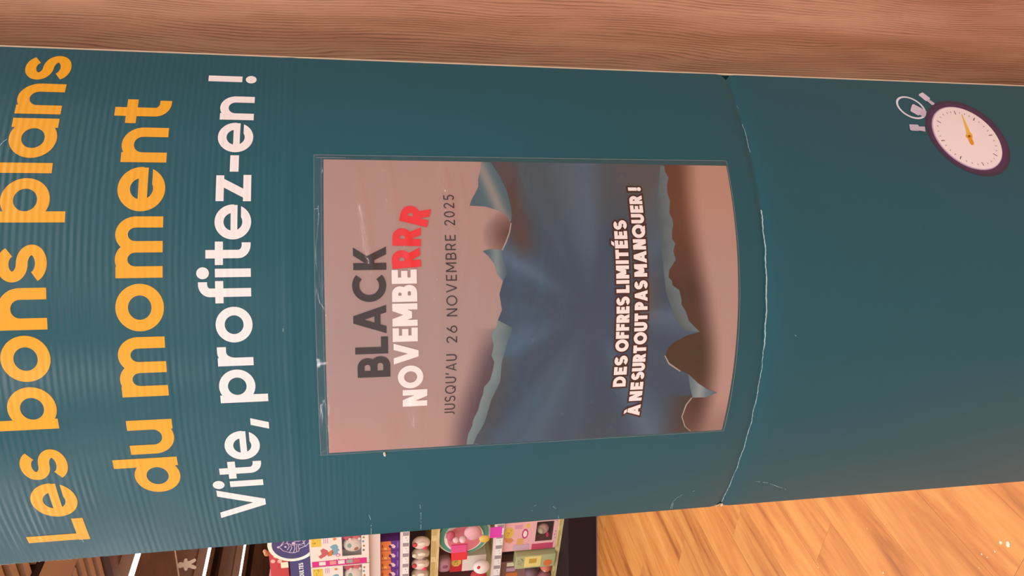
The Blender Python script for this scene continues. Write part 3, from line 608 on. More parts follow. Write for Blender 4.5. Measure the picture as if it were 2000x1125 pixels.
CREASE=[(276.6,-420.1),(272.4,-422.7),(248.9,-420.8),(229.4,-422.8),(212.9,-422.0),(164.8,-418.7),(128.6,-416.8),(109.7,-418.3),(86.9,-418.6),(67.9,-418.9),(37.9,-418.5),(15.8,-418.4),(-5.8,-418.0),(-33.3,-417.7),(-61.5,-417.5),(-85.1,-417.3),(-109.9,-416.1),(-143.8,-415.9),(-174.4,-415.4),(-199.9,-414.6),(-224.1,-414.5),(-270.9,-419.7)]

# worn white line along the fold, broken on the right where the print still holds
def crease_wear():
    rr = random.Random(11)
    us = []; u = UMAX-.008
    while u > -UMAX+.008:
        us.append(u); u -= .0022
    run = []
    def zc(u): return CRZ-CZ+.0004*math.sin(u*190)+rr.uniform(-.00035, .00035)
    for i, u in enumerate(us):
        if u > .10: on = (.225 < u < .232) or (.165 < u < .205)
        elif u > -.06: on = True
        else: on = True
        wd = (.0003+.0003*rr.random()) if u > .1 else (.0010+.0007*rr.random() if u > -.05 else .0003+.0007*rr.random())
        if on: run.append((u, zc(u), wd))
        if (not on or i == len(us)-1) and len(run) > 1:
            ink = Ink(.0001); ink.quadstrip([(p[0], p[1]+p[2]/2) for p in run], [(p[0], p[1]-p[2]/2) for p in run]); run = []
            ink.build('fold_wear', M_WEAR, tot)
        elif not on: run = []
crease_wear()
ink = Ink(.0005); rr = random.Random(5)
for m_ in MARKS[:-1]:
    p = mmp(m_)
    for a, b_ in zip(p[:-1], p[1:]):
        n = max(1, int(math.hypot(a[0]-b_[0], a[1]-b_[1])/.003))
        for i in range(n):
            if rr.random() < .25: continue
            q = [(a[0]+(b_[0]-a[0])*t, a[1]+(b_[1]-a[1])*t) for t in ((i)/n, (i+.85)/n)]
            ink.stroke([q[0], q[1]], .0003+.0003*rr.random())
ink.build('scuff_mark', M_WEAR, tot)['kind'] = 'stuff'

# stopwatch printed on the lower half
def const(*c): return lambda u, z, k: c
DK = (74, 48, 80)
fill([mmp(CASE), mmp(CASEHI)], lambda u, z, k: (62, 50, 74) if k == 0 else (80, 50, 84), .00025, 'stopwatch_case_print', M_ARTT, tot, .004, zstep=0)
def facec(u, z, k): return (200, 165, 195) if k == 0 else (252, 226, 226)
fill([mmp(FACERIM), mmp(FACE)], facec, .00040, 'stopwatch_dial_print', M_ARTT, tot, .004, zstep=0)
fill([mmp(p) for p in TICKS], const(78, 56, 66), .00055, 'dial_tick_print', M_ARTT, tot, .004, d=1e-7, zstep=0)
fill([mmp(HAND), mmp(HUB)], lambda u, z, k: mixc((236, 150, 40), (248, 186, 84), sst(.19, .20, u)) if k == 0 else (150, 78, 24), .00062, 'stopwatch_hand_print', M_ARTT, tot, .004, zstep=0)
fill([mmp(p) for p in KNOBS], lambda u, z, k: mixc((196, 172, 192), (226, 204, 222), sst(.16, .27, u)) if k % 2 == 0 else (206, 184, 202), .00045, 'stopwatch_button_print', M_ARTT, tot, .004, zstep=0)
ink = Ink(.00030); rp = mmp(RING); ink.stroke(rp+[rp[0]], .0026, True)
M_RING = mat('pale_grey_print', srgb=(228, 220, 234), rough=.4); ink.build('stopwatch_ring_print', M_RING, tot)

# ------------------------------------------------------------------ clear sleeve glued to the board
SZ1, SZ0, SU0, SU1 = .0425, -.3875, -.1485, .1545
def sleeve_off(u, z):
    e = min((u-SU0)/.012, (SU1-u)/.006, (SZ1-z)/.010, (z-SZ0)/.012, 1); e = max(0, e)
    w1 = math.sin(u*46+z*31+2*math.sin(z*23))*.35+math.sin(u*95-z*38+1.7)*.2
    pucker = 0
    for (pu, pz, au, az, k) in ((.115, -.03, .035, .0045, 1.2), (.085, -.005, .045, .004, 1.2), (.118, -.084, .035, .0045, 1.2), (.05, -.045, .03, .004, .7), (-.10, -.05, .03, .006, .8), (-.115, -.02, .02, .012, .8), (.02, -.07, .03, .007, .5)):
        du = (u-pu)/au; dz = (z-pz-(u-pu)*.12)/az; pucker += k*math.exp(-(du*du+dz*dz)**1.5)
    return .0011+e*(.0013+.0009*w1+.0016*pucker)
def sleeve():
    nu, nz = 150, 260; V = []; F = []
    for j in range(nz+1):
        for i in range(nu+1):
            u = SU0+(SU1-SU0)*i/nu; z = SZ0+(SZ1-SZ0)*j/nz; V.append(surf(u, z+CZ, sleeve_off(u, z)))
    for j in range(nz):
        for i in range(nu): a = j*(nu+1)+i; F.append((a, a+1, a+nu+2, a+nu+1))
    o = mesh_obj('plastic_sleeve', V, F, M_FILM, tot, True)
    b = MB()
    def line(p0, p1, r, n=30): b.tube([surf(p0[0]+(p1[0]-p0[0])*i/n, p0[1]+(p1[1]-p0[1])*i/n+CZ, .0012) for i in range(n+1)], r, n=6)
    line((SU0, SZ1), (SU1, SZ1), .00025); line((SU0+.001, SZ1-.0065), (SU1-.002, SZ1-.0068), .0002)
    line((SU1, SZ1), (SU1, SZ0), .00025); line((SU0, SZ1), (SU0, SZ0), .0002); line((SU0, SZ0), (SU1, SZ0), .0002)
    line((SU1-.003, SZ1-.002), (SU1-.003, SZ1-.03), .0004, 6)
    b.build('sleeve_weld', M_WELD, o)
    b = MB(); c = surf(-.1512, -.0195+CZ, .0012)
    b.sphere(c, .0016, (1.3, .9, .8), 0, 10, 8)
    b.sphere(c+Vector((-.0016, -.0002, -.0004)), .0011, (1.2, .9, 1), 0, 8, 6)
    b.build('glue_blob', flat(236, 206, 190), o, smooth=True)
sleeve()

# ------------------------------------------------------------------ paper poster slipped into the sleeve
up_c = mmp(UP); low_c = mmp(LOW)
def interp_curve(c, u):
    best = [];
    for a, b_ in zip(c[:-1], c[1:]):
        lo, hi = sorted((a[0], b_[0]))
        if lo <= u <= hi and hi > lo: best.append(a[1]+(b_[1]-a[1])*(u-a[0])/(b_[0]-a[0]))
    return best
_uc = {}
def up_z(u, lowest=True):
    k = ('u', round(u, 3))
    if k not in _uc: v = interp_curve(up_c, min(.1499, max(-.1458, u))) or [-.11]; _uc[k] = min(v)
    return _uc[k]
def low_z(u):
    k = ('l', round(u, 3))
    if k not in _uc: v = interp_curve(low_c, min(.147, max(-.146, u))) or [-.33]; _uc[k] = min(v)
    return _uc[k]
PINK = (186, 142, 134); PINKL = (184, 144, 138); GREY = (170, 142, 140)
def sheet_col(u, z, k):
    c = mixc(PINK, GREY, math.exp(-((u+.02)/.07)**2)*.7)
    c = mixc(c, (204, 138, 134), sst(-.09, -.15, u)*sst(-.06, .03, z)*.6)
    if z > -.22:
        smooth = -.103-.03*sst(-.14, .0, u) if u < .02 else -.133-.012*sst(.02, .1, u)
        d = z-smooth
        if u < -.02: c = mixc(c, (78, 58, 70), sst(.026, -.004, d)*.92*sst(0, -.05, u))
        # curled shadow beside the flap
        dd = math.hypot((u-.072)/.028, (z+.150)/.033); c = mixc(c, (82, 50, 48), max(0, 1-dd)**.8*1.1)
    else:
        edge = -.352+.012*math.sin(u*16)
        t = sst(edge-.012, edge+.016, z); dk = mixc((98, 58, 48), (70, 46, 46), sst(.1, 0, u)); dk = mixc(dk, (54, 46, 32), math.exp(-((u+.055)/.03)**2)*.9); dk = mixc(dk, (56, 38, 38), math.exp(-((u-.012)/.012)**2)*.6)
        c = mixc(mixc(PINKL, (190, 142, 128), sst(.03, .12, u)), dk, t)
        c = mixc(c, (120, 88, 88), sst(-.10, -.148, u)*.45)
    return c
rays = [(-.02, 1.2), (.03, .6), (.07, 1), (-.06, .7), (-.1, 1)]
def teal_col(u, z, k):
    c = mixc((36, 74, 100), (66, 82, 94), sst(.03, .13, u)*.9)
    c = mixc(c, (24, 68, 94), sst(-.02, -.12, u)*.6)
    # soft spotlight beams fanning out of the middle
    a = math.atan2(z+.225, u+.005); r = math.hypot(z+.225, u+.005)
    beam = .5+.5*math.sin(a*7+1.0); beam2 = .5+.5*math.sin(a*12+2.3)
    c = mixc(c, (84, 114, 140), (beam**3*.45+beam2**4*.25)*sst(.015, .08, r))
    c = mixc(c, (34, 66, 88), (1-beam)**3*.35)
    if u > .04:
        c = mixc(c, (84, 56, 52), math.exp(-((z+.152-(u-.09)*.15)/.013)**2)*sst(.04, .07, u)*.9)
        c = mixc(c, (98, 84, 82), sst(.05, .14, u)*math.exp(-((z+.285)/.03)**2)*.6)
    dl = z-low_z(u)
    if -.04 < u: c = mixc(c, (128, 88, 66), math.exp(-((z+.285)/.012)**2)*math.exp(-((u-.01)/.03)**2)*.45)
    if u < -.1: c = mixc(c, (54, 52, 54), sst(-.305, -.335, z)*.8)
    du = up_z(u)-z
    if u < -.05: c = mixc(c, (84, 72, 74), sst(.035, .005, du)*.5)
    c = mixc(c, (70, 50, 50), math.exp(-((u+.075)/.045)**2-((z+.128-0)/.012)**2)*.4)
    return c
U0, U1, Z0, Z1 = -.1470, .1500, -.3860, .0345
sheet_pts = [(U0+.0004, Z1), (U1, Z1-.001), (U1-.0012, Z0-.0005), (U0-.0003, Z0+.001)]
poster = fill([sheet_pts], sheet_col, .0006, 'sale_poster', M_ART, None, .003)
poster.location = TLOC; poster.rotation_euler = (0, 0, TPH)
tag(poster, 'paper sale poster reading BLACK NOVEMBERRR inside the clear sleeve on the totem', 'poster')
teal_poly = [(U1-.0001, up_c[0][1])]+up_c[1:-1]+[(U0, up_c[-1][1])]+[(U0-.0001, low_c[-1][1])]+low_c[::-1][1:-1]+[(U1-.001, low_c[0][1])]
fill([teal_poly], teal_col, .00075, 'torn_opening_print', M_ART, poster, .003)
def lip_col(u, z, k): return mixc((84, 104, 112), (128, 146, 150), sst(-.16, -.03, u)*sst(.0, .02, z+.145))
fill([mmp(LIP)], lambda u, z, k: mixc((118, 136, 140), (72, 96, 106), sst(0, .022, up_z(u)-z)), .0009, 'torn_edge_print', M_ART, poster, .004)
def flap_col(u, z, k):
    t = (z+.128)-(u-.12)*.35
    return mixc((66, 96, 108), (152, 142, 134), math.exp(-(t/.007)**2)*.9)
fill([mmp(FLAP), mmp(FLAP2)], lambda u, z, k: flap_col(u, z, 0) if k == 0 else mixc((62, 92, 106), (124, 142, 146), math.exp(-((z+.130)/.006)**2)), .0009, 'paper_curl_print', M_ART, poster, .003)
for p_ in (CURL, LCURL, LCURL2): fill([mmp(p_)], const(168, 158, 150), .00097, 'torn_edge_print', M_ART, poster, .006, zstep=0)
fill([mmp(LLIP)], lambda u, z, k: mixc((70, 92, 102), (96, 116, 124), sst(.016, .0, z-low_z(u))), .0009, 'torn_edge_print', M_ART, poster, .004)
fill([mmp(HORN)], lambda u, z, k: mixc((84, 112, 124), (140, 152, 156), math.exp(-((z+.350)/.007)**2)), .001, 'paper_curl_print', M_ART, poster, .003)
M_BLACK = mat('black_print', srgb=(44, 30, 32), rough=.4); M_RED = mat('red_print', srgb=(246, 30, 42), rough=.4); M_WPR = mat('white_print_paper', rgb=(.90, .93, .96), rough=.4)
M_THIN = mat('fine_black_print', srgb=(48, 30, 32), rough=.4); M_MAROON = mat('maroon_print', srgb=(56, 18, 20), rough=.4)
ink = Ink(.0011)
ink.word('BLACK', -.0642, .0622, -.0230, .0308, .215, 'u', .10, zf=lambda u: -.0260+.0034*sst(-.065, -.01, u)-.0022*sst(.035, .07, u))
ink.build('black_lettering', M_BLACK, poster)
ink = Ink(.0011)
ink.word('NOVEMBE', -.0968, .0392, -.054, .0238, .25, 'u', .07, zf=lambda u: -.0522-.0105*sst(-.03, -.105, u))
ink.build('white_lettering', M_WPR, poster)
ink = Ink(.0012)
ink.glyph('R', .0418, -.0568, .0275, .0275, .255, 'u', -.07); ink.glyph('R', .0615, -.0568, .0272, .0272, .255, 'u', .03); ink.glyph('R', .0800, -.0632, .0275, .0275, .26, 'u', .25)
ink.build('red_lettering', M_RED, poster)
for t, a, b_ in (("JUSQU'AU", -.1088, -.0440), ('26', -.0330, -.0155), ('NOVEMBRE', -.0065, .0725), ('2025', .0815, .1130)):
    ink = Ink(.0011); ink.word(t, a, b_, -.0898, .0104, .115, 'u', .28, zf=lambda u: -.0890-.0016*sst(-.11, 0, u)); ink.build('fine_lettering', M_THIN, poster)
def slogan(words, z, hh):
    for grow, base, nm, mm_ in ((.0018, .0012, 'lettering_outline', M_MAROON), (0, .0014, 'slogan_lettering', M_WPR)):
        for t, a, b_ in words:
            ink = Ink(base+(.00008 if z < -.27 else 0)); ink.word(t, a, b_, z, hh, .27, 'u', .085, grow=grow); ink.build(nm, mm_, poster)
slogan((('DES', -.0862, -.0520), ('OFFRES', -.0475, .0085), ('LIMITÉES', .0125, .0865)), -.2660, .0138)
slogan((('À', -.1213, -.1075), ('NE', -.1035, -.0815), ('SURTOUT', -.0790, -.0085), ('PAS', -.0050, .0245), ('MANQUER', .0285, .1130), ('!', .1180, .1225)), -.2853, .0138)

# ------------------------------------------------------------------ ceiling light tubes
def g3(l, q, z): return Vector((G1.x*l+G2.x*q, G1.y*l+G2.y*q, z))
tubes = {4.16: 'ceiling light tube nearest the totem, broadest of the three bright lines', 5.96: 'middle ceiling light tube of the three bright lines, behind the hanging cutout',
         7.62: 'farthest and thinnest ceiling light tube, next above the toy shelves'}
for d, k in TUBE_OFF:
    c = g3(d, -1.5, 0)
    t = empty('ceiling_light', (c.x, c.y, CEIL), GA, tubes.get(d, {-2.9: 'ceiling light tube farthest to the right, beyond the wood-clad pillar', -1.2: 'ceiling light tube over the wood-clad pillar', 0.6: 'ceiling light tube nearly overhead of the totem', 2.35: 'ceiling light tube between the totem and the shelves, overhead'}.get(d)), 'light', 'ceiling light tubes')
    MB().box(-.033, .07, -9, 9, -.062, .018).build('housing', M_CEILR, t)
    MB().box(-.026, .026, -8.95, 8.95, -.076, -.062).build('diffuser', M_TUBE, t)

# ------------------------------------------------------------------ toy shelving, seen past the left edge of the totem
SH = Vector((-1.5335, 4.75, 0))                 # a point on the shelf front; x = along the shelf to the left, y = out of the shelf, z = up
def sh(l, y=0, z=0): return Vector((SH.x+G1.x*l+G2.x*y, SH.y+G1.y*l+G2.y*y, z))
def place(name, l, y, z, label, cat, group=None, rz=0): return empty(name, sh(l, y, z), GA+rz, label, cat, group)
PINKB, PALE, MAG = flat(244, 178, 176), flat(252, 226, 214), flat(226, 42, 132)
YEL, CREAM, REDD = flat(236, 186, 84), flat(250, 232, 200), flat(206, 34, 48)
WHT, GRY, NAVY, GRN = flat(250, 236, 230), flat(168, 148, 150), flat(74, 62, 110), flat(86, 150, 118)
HOT, ORG, PUR, TEALP = flat(238, 84, 140), flat(226, 118, 56), flat(96, 42, 118), flat(128, 168, 184)
MAROON, PLUM, LIL = flat(118, 24, 36), flat(56, 36, 40), flat(206, 160, 176)

pl = place('shelf_plinth', .35, 0, 0, 'dark plum plinth on the floor under the toy shelves', 'plinth')
pl.location = (-1.95, 4.66, 0); pl.rotation_euler = (0, 0, math.radians(177))
b = MB(); b.box(-.9, 1.8, -.60, 0, .0, .192, ch=.004); b.build('kick_board', M_DARK, pl)
MB().box(-.9, 1.8, -.006, .004, .0, .006).build('floor_bead', flat(120, 96, 100), pl)

un = place('shelving_unit', 0, 0, .192, 'pale birch and white shelving unit full of boxed toys, left of the totem', 'shelving')
W0, W1 = -.75, 1.45
def ub(name, m, *a, ch=0): return MB().box(*a, ch=ch).build(name, m, un)
ub('back_panel', flat(96, 36, 44), W0, W1, -.52, -.50, .03, 1.585)
for x in (W0, W1-.02): ub('upright', M_BIRCH, x, x+.02, -.50, -.01, .0, 1.585)
def board(z0, z1, y1=0.0, m=M_BIRCH): return ub('shelf_board', m, W0+.02, W1-.02, -.50, y1, z0-.192, z1-.192)
for z0, z1 in ((.20, .222), (1.02, 1.036), (.60, .616), (1.195, 1.21), (1.372, 1.388)): board(z0, z1, -.01)
# birch front edges with inlaid end-grain blocks
for z0, z1 in ((.193, .222), (.997, 1.048)):
    e = ub('front_edge', M_BIRCH, W0, W1, -.009, .004, z0-.192, z1-.192)
    x = W0+.05; i = 0
    while x < W1-.1:
        MB().box(x, x+.14, .004, .0055, z0-.192+(z1-z0)*.45, z1-.192-.002).build('inlay', flat(206, 166, 104), e); x += .19
# price rails with tickets
for z0, z1, yy in ((.586, .648, .012), (1.186, 1.243, .012), (1.366, 1.433, .012)):
    e = ub('price_rail', M_STEEL, W0, W1, -.008, yy, z0-.192, z1-.192)
    if z0 > 1.3: continue
    x = -.20
    while x < 1.2:
        tk = MB().box(x, x+.058, yy, yy+.0015, z0-.192+.004, z1-.192-.016).build('price_ticket', WHT, e)
        MB().box(x+.058, x+.089, yy, yy+.0012, z0-.192+.004, z1-.192-.016).build('ticket_gap', GRY, e)
        MB().box(x+.012, x+.018, yy+.0015, yy+.0018, z0-.192+.018, z0-.192+.024).box(x+.034, x+.041, yy+.0015, yy+.0018, z0-.192+.012, z0-.192+.016).build('ticket_print', flat(120, 90, 90), tk)
        x += .093
ub('top_board', flat(120, 70, 60), W0, W1, -.50, -.22, 1.587, 1.603)

def ball_mesh(b, c, r, mi): b.sphere(c, r, (1, 1, 1), mi, 22, 14)
def window_box(l0, l1, z0, z1, wl0, wl1, wz0, wz1, label, kind, y=-.012, depth=.16, group='boxed toys with windows'):
    """box with a window cut into its face; window given as fractions of the face"""
    t = place('toy_box', (l0+l1)/2, y, z0, label, 'toy box', group); W = l1-l0; H = z1-z0; x0 = -W/2
    a, c, d, e = x0+W*wl0, x0+W*wl1, H*wz0, H*wz1
    front = {'pink': PINKB, 'white': PALE}[kind]
    b = MB(); b.box(x0, x0+W, -depth, -depth+.003, 0, H); b.box(x0, x0+.003, -depth, 0, 0, H); b.box(x0+W-.003, x0+W, -depth, 0, 0, H); b.box(x0, x0+W, -depth, 0, 0, .003); b.box(x0, x0+W, -depth, 0, H-.003, H)
    b.box(x0, x0+W, -.003, 0, 0, d); b.box(x0, x0+W, -.003, 0, e, H); b.box(x0, a, -.003, 0, d, e); b.box(c, x0+W, -.003, 0, d, e)
    b.build('carton', front, t)
    MB().box(a, c, -min(.06, depth-.004), -min(.058, depth-.006), d, e).build('inner_tray', MAROON if kind == 'white' else flat(38, 62, 44), t)
    f = MB().box(a, c, -.0015, -.001, d, e); f.build('window_film', M_FILM, t)
    return t, x0, W, H
def blob(t, name, m, pts, y=.0008):
    """flat printed patch (its outline in metres on the box face)"""
    n = len(pts); V = [(p[0], y, p[1]) for p in pts]+[(p[0], y-.001, p[1]) for p in pts]
    F = [tuple(range(n)), tuple(range(2*n-1, n-1, -1))]+[(i, i+n, (i+1) % n+n, (i+1) % n) for i in range(n)]
    return mesh_obj(name, V, F, m, t)
def oval(cx, cz, rx, rz, n=18, jag=0): return [(cx+(rx*(1+(jag if i % 2 else 0)))*math.cos(2*PI*i/n), cz+(rz*(1+(jag if i % 2 else 0)))*math.sin(2*PI*i/n)) for i in range(n)]
def rect(x0, x1, z0, z1): return [(x0, z0), (x1, z0), (x1, z1), (x0, z1)]
def scribble(t, name, m, x0, x1, z0, z1, y=.0022, seed=1, n=9):
    rr = random.Random(seed); b = MB()
    for i in range(n):
        x = rr.uniform(x0, x1); z = rr.uniform(z0, z1); a, c = rr.uniform(.002, .012), rr.uniform(.002, .007)
        b.box(x, min(x1, x+a), y-.001, y, z, min(z1, z+c))
    o = b.build(name, m, t); o['kind'] = 'stuff'; return o

# shelf just above the plinth: pink boxes with a toy behind the window
def low_box(l0, l1, z0, z1, label, seed):
    t, x0, W, H = window_box(l0, l1, z0, z1, .05, .72, .08, .40, label, 'pink')
    b = MB(); b.sphere((x0+W*.42, -.032, H*.25), .042, (1, .6, .95), 0).build('toy_head', flat(222, 166, 160), t, True)
    MB().sphere((x0+W*.42, -.026, H*.29), .030, (1, .9, .8), 0).build('toy_hair', flat(196, 168, 140), t, True)
    MB().sphere((x0+W*.55, -.010, H*.17), .016, (1.5, .5, .6), 0).build('toy_bow', flat(214, 40, 84), t, True)
    o = blob(t, 'yellow_badge', YEL, oval(x0+W*.35, H*.90, W*.18, H*.085, 20, .06)); scribble(o, 'badge_print', flat(176, 124, 40), x0+W*.24, x0+W*.45, H*.86, H*.94, seed=seed)
    o = blob(t, 'magenta_badge', flat(206, 60, 120), oval(x0+W*.42, H*.60, W*.16, H*.055, 22, .12)); blob(o, 'badge_centre', PALE, oval(x0+W*.42, H*.60, W*.11, H*.036, 16), .0018)
    blob(t, 'yellow_badge', YEL, oval(x0+W*.15, H*.56, W*.07, H*.035, 14, .08))
    blob(t, 'printed_patch', flat(228, 140, 90), [(x0+W*.50, H*.98), (x0+W*.66, H*.95), (x0+W*.72, H*.86), (x0+W*.62, H*.80), (x0+W*.54, H*.84)])
    blob(t, 'printed_patch', flat(232, 168, 96), rect(x0+W*.58, x0+W*.78, H*.62, H*.74)); blob(t, 'printed_patch', flat(226, 150, 170), rect(x0+W*.10, x0+W*.24, H*.66, H*.80))
    blob(t, 'printed_band', flat(206, 70, 104), rect(x0+W*.80, x0+W*1.0, H*.05, H*.45), .001)
    blob(t, 'printed_patch', flat(214, 170, 186), rect(x0+W*.78, x0+W*.97, H*.50, H*.80), .0016)
    scribble(t, 'small_print', flat(120, 60, 60), x0+W*.03, x0+W*.80, H*.02, H*.055, seed=seed+3, n=7); scribble(t, 'small_print', flat(220, 90, 140), x0+W*.5, x0+W*.95, H*.5, H*.62, seed=seed+5, n=6)
low_box(-.03, .232, .222, .582, 'pink toy box with a doll in its window, above the plinth beside the totem', 2)
t = place('toy_box', .30, .03, .222, 'pale green box with a yellow printed square, in front of the pink boxes', 'toy box')
MB().box(-.058, .058, -.07, 0, 0, .27, ch=.006).build('carton', flat(186, 180, 130), t)
o = blob(t, 'yellow_label', flat(246, 214, 130), rect(-.05, .045, .10, .21)); blob(o, 'label_square', flat(206, 160, 70), rect(-.03, .01, .13, .18), .0018); scribble(o, 'label_print', flat(120, 90, 60), -.045, .04, .215, .255, seed=9)
blob(t, 'orange_patch', flat(236, 120, 60), oval(.02, .05, .03, .03, 14))
for k, (l, z, r, c, lb) in enumerate(((.405, .265, .042, (226, 120, 96), 'coral ball toy beside the pale green box'), (.502, .272, .05, (176, 104, 108), 'dusty pink ball toy on the lowest shelf'), (.452, .362, .046, (128, 90, 96), 'mauve ball toy behind the coral one, on the lowest shelf'))):
    t = place('toy_ball', l, -.02, z-r, lb, 'ball', 'balls on the lowest shelf')
    MB().sphere((0, 0, r), r).build('ball_body', flat(*c), t, True); MB().sphere((r*.2, r*.75, r*1.2), r*.36, (1, .5, 1)).build('ball_patch', flat(240, 190, 180), t, True)
t = place('toy_box', .49, -.02, .222, 'brown and cream boxed playset at the left of the pink boxes', 'toy box')
MB().box(-.09, .18, -.12, -.055, 0, .355, ch=.003).build('carton', flat(150, 104, 92), t)
for i in range(4): blob(t, 'printed_patch', (CREAM, LIL, ORG, PALE)[i], rect(-.08+.05*i, -.045+.05*i, .22+.02*(i % 2), .30), -.054)
low_box(.70, .96, .222, .582, 'pink toy box farthest left on the lowest shelf', 6)

# round carry case on the next shelf
t = place('toy_case', .145, -.005, .668, 'round pink and mint toy case standing on edge, with pink and red tags', 'toy case')
cz = .168
for nm, r, y0, y1, m in (('rim', .178, -.14, -.045, CREAM), ('mint_band', .160, -.06, -.030, flat(96, 156, 130)), ('rim', .127, -.04, -.018, PALE), ('pink_lid', .108, -.02, -.006, flat(222, 116, 124))):
    MB().cyl((-.065, (y0+y1)/2, cz), r, y1-y0, 'Y', 0, 48).build(nm, m, t)
MB().box(-.022, .044, -.025, .004, .150, .250, ch=.003).build('pink_tag', HOT, t)
MB().box(.045, .120, -.04, -.002, .142, .244, ch=.003).build('red_tag', flat(238, 52, 58), t)
MB().box(-.135, -.090, -.006, .002, .245, .290, ch=.002).build('barcode_tag', flat(228, 150, 150), t)
t = place('hang_tag', .015, .014, .606, 'magenta square tag on the price rail below the round toy case', 'tag')
MB().box(-.045, .048, 0, .002, -.005, .072).build('card', flat(240, 70, 184), t)
t = place('plush_toy', -.03, .045, .735, 'small pink plush toy in front of the round case', 'plush toy')
MB().sphere((0, 0, .06), .055, (1, .6, 1)).build('body', flat(236, 168, 176), t, True); MB().sphere((.03, .02, .125), .022).build('ear', flat(244, 190, 190), t, True); MB().sphere((.03, .02, .0), .022).build('foot', flat(244, 190, 190), t, True)
MB().sphere((.03, .03, -.012), .028, (1, .5, 1.2)).build('yellow_bow', YEL, t, True)
t = place('plush_toy', .0, .03, .93, 'crimson and pink plush toy at the top of the shelf beside the totem', 'plush toy')
MB().sphere((0, 0, 0), .030, (1.4, .7, .9)).build('body', flat(196, 84, 104), t, True); MB().sphere((.015, .02, -.03), .02).build('paw', flat(250, 190, 186), t, True)
for k, (l, z, r, lb) in enumerate(((.295, .71, .05, 'white and red egg-shaped toy below the red tag'), (.40, .72, .05, 'pink and red egg-shaped toy at the picture edge'))):
    t = place('egg_toy', l, .035 if k == 0 else .02, z-.04, lb, 'egg toy', 'egg toys under the round case')
    MB().sphere((0, 0, r), r, (1, .8, 1.1)).build('shell', flat(250, 224, 218) if k == 0 else flat(206, 60, 66), t, True)
    MB().sphere((.012, r*.55, r*.9), r*.3, (1, .5, 1)).build('eye_patch', flat(90, 40, 80) if k == 0 else PALE, t, True); MB().sphere((-.02, r*.5, r*1.4), r*.34, (1, .5, .8)).build('red_patch', REDD, t, True)
t = place('toy_box', .365, -.08, .668, 'crimson box with a yellow badge beside the mauve plush cube', 'toy box')
MB().box(-.05, .09, -.12, 0, .16, .24, ch=.002).build('carton', flat(216, 40, 52), t); o = blob(t, 'yellow_badge', YEL, oval(.0, .20, .038, .032, 16, .07)); scribble(o, 'badge_print', flat(170, 120, 40), -.02, .02, .185, .215, seed=4)
MB().box(-.05, .09, -.12, 0, .0, .159).build('carton_lower', PALE, t)
t = place('plush_toy', .33, -.02, .91, 'mauve faceted plush cube left of the round case', 'plush toy')
MB().box(-.05, .06, -.08, 0, 0, .085, ch=.028).build('body', flat(190, 132, 146), t, True); MB().sphere((0, -.005, .04), .02, (1, .5, 1)).build('snout', flat(150, 84, 100), t, True)

# egg capsules lying side by side on the narrow shelf
for k in range(5):
    l = .105+.094*k
    t = place('toy_capsule', l, -.035, 1.05, ('white capsule with pink cheeks beside the totem edge', 'beige striped capsule, second from the totem', 'third capsule from the totem, only its side in view')[min(k, 2)] if k < 3 else ('fourth capsule from the totem, white with pink cheeks', 'fifth capsule from the totem, beige')[k-3], 'capsule', 'capsules on the narrow shelf')
    a = MB().sphere((0, 0, .0585), .044, (1, .8, 1.32)); a.build('shell', flat(246, 206, 194) if k % 2 == 0 else flat(214, 180, 160), t, True)
    MB().sphere((.018, .028, .036), .016, (1, .6, 1)).build('spot', flat(232, 66, 92) if k % 2 == 0 else flat(120, 84, 80), t, True)
    MB().sphere((-.010, .026, .100), .017, (1, .6, 1)).build('spot', flat(214, 76, 84) if k % 2 == 0 else flat(240, 220, 200), t, True)
    MB().sphere((-.020, .028, .055), .014, (1, .6, 1.8)).build('face_patch', flat(250, 226, 206), t, True)

# orange and purple boxes in a row
GB = ['orange and purple toy pack at the top of the row, touching the totem edge', 'second orange and purple toy pack from the totem', 'third orange and purple toy pack from the totem', 'fourth orange and purple toy pack from the totem']
for k in range(6):
    l = .085+.0835*k
    t = place('toy_pack', l, -.012, 1.2435, GB[k] if k < 4 else ('fifth', 'sixth')[k-4]+' orange and purple toy pack from the totem', 'toy pack', 'orange and purple toy packs')
    MB().box(-.041, .041, -.14, 0, 0, .121, ch=.0015).build('carton', flat(104, 48, 128), t)
    blob(t, 'orange_print', flat(232, 122, 58), [(-.04, .058), (-.01, .052), (.02, .060), (.04, .056), (.04, .120), (-.04, .120)])
    blob(t, 'white_figure_print', flat(240, 196, 200), [(-.012, .062), (-.012, .040), (.008, .026), (.024, .034), (.018, .05), (.004, .048), (.002, .062)], .0015)
    blob(t, 'dark_print', flat(84, 30, 60), oval(.004, .062, .012, .008, 12), .0018); blob(t, 'dark_print', flat(150, 44, 20), rect(-.012, .012, .106, .112), .0015)
    blob(t, 'yellow_print', flat(246, 170, 96), rect(.012, .030, .082, .100), .0013); blob(t, 'lilac_print', flat(150, 92, 176), rect(-.03, .02, .010, .018), .0014)

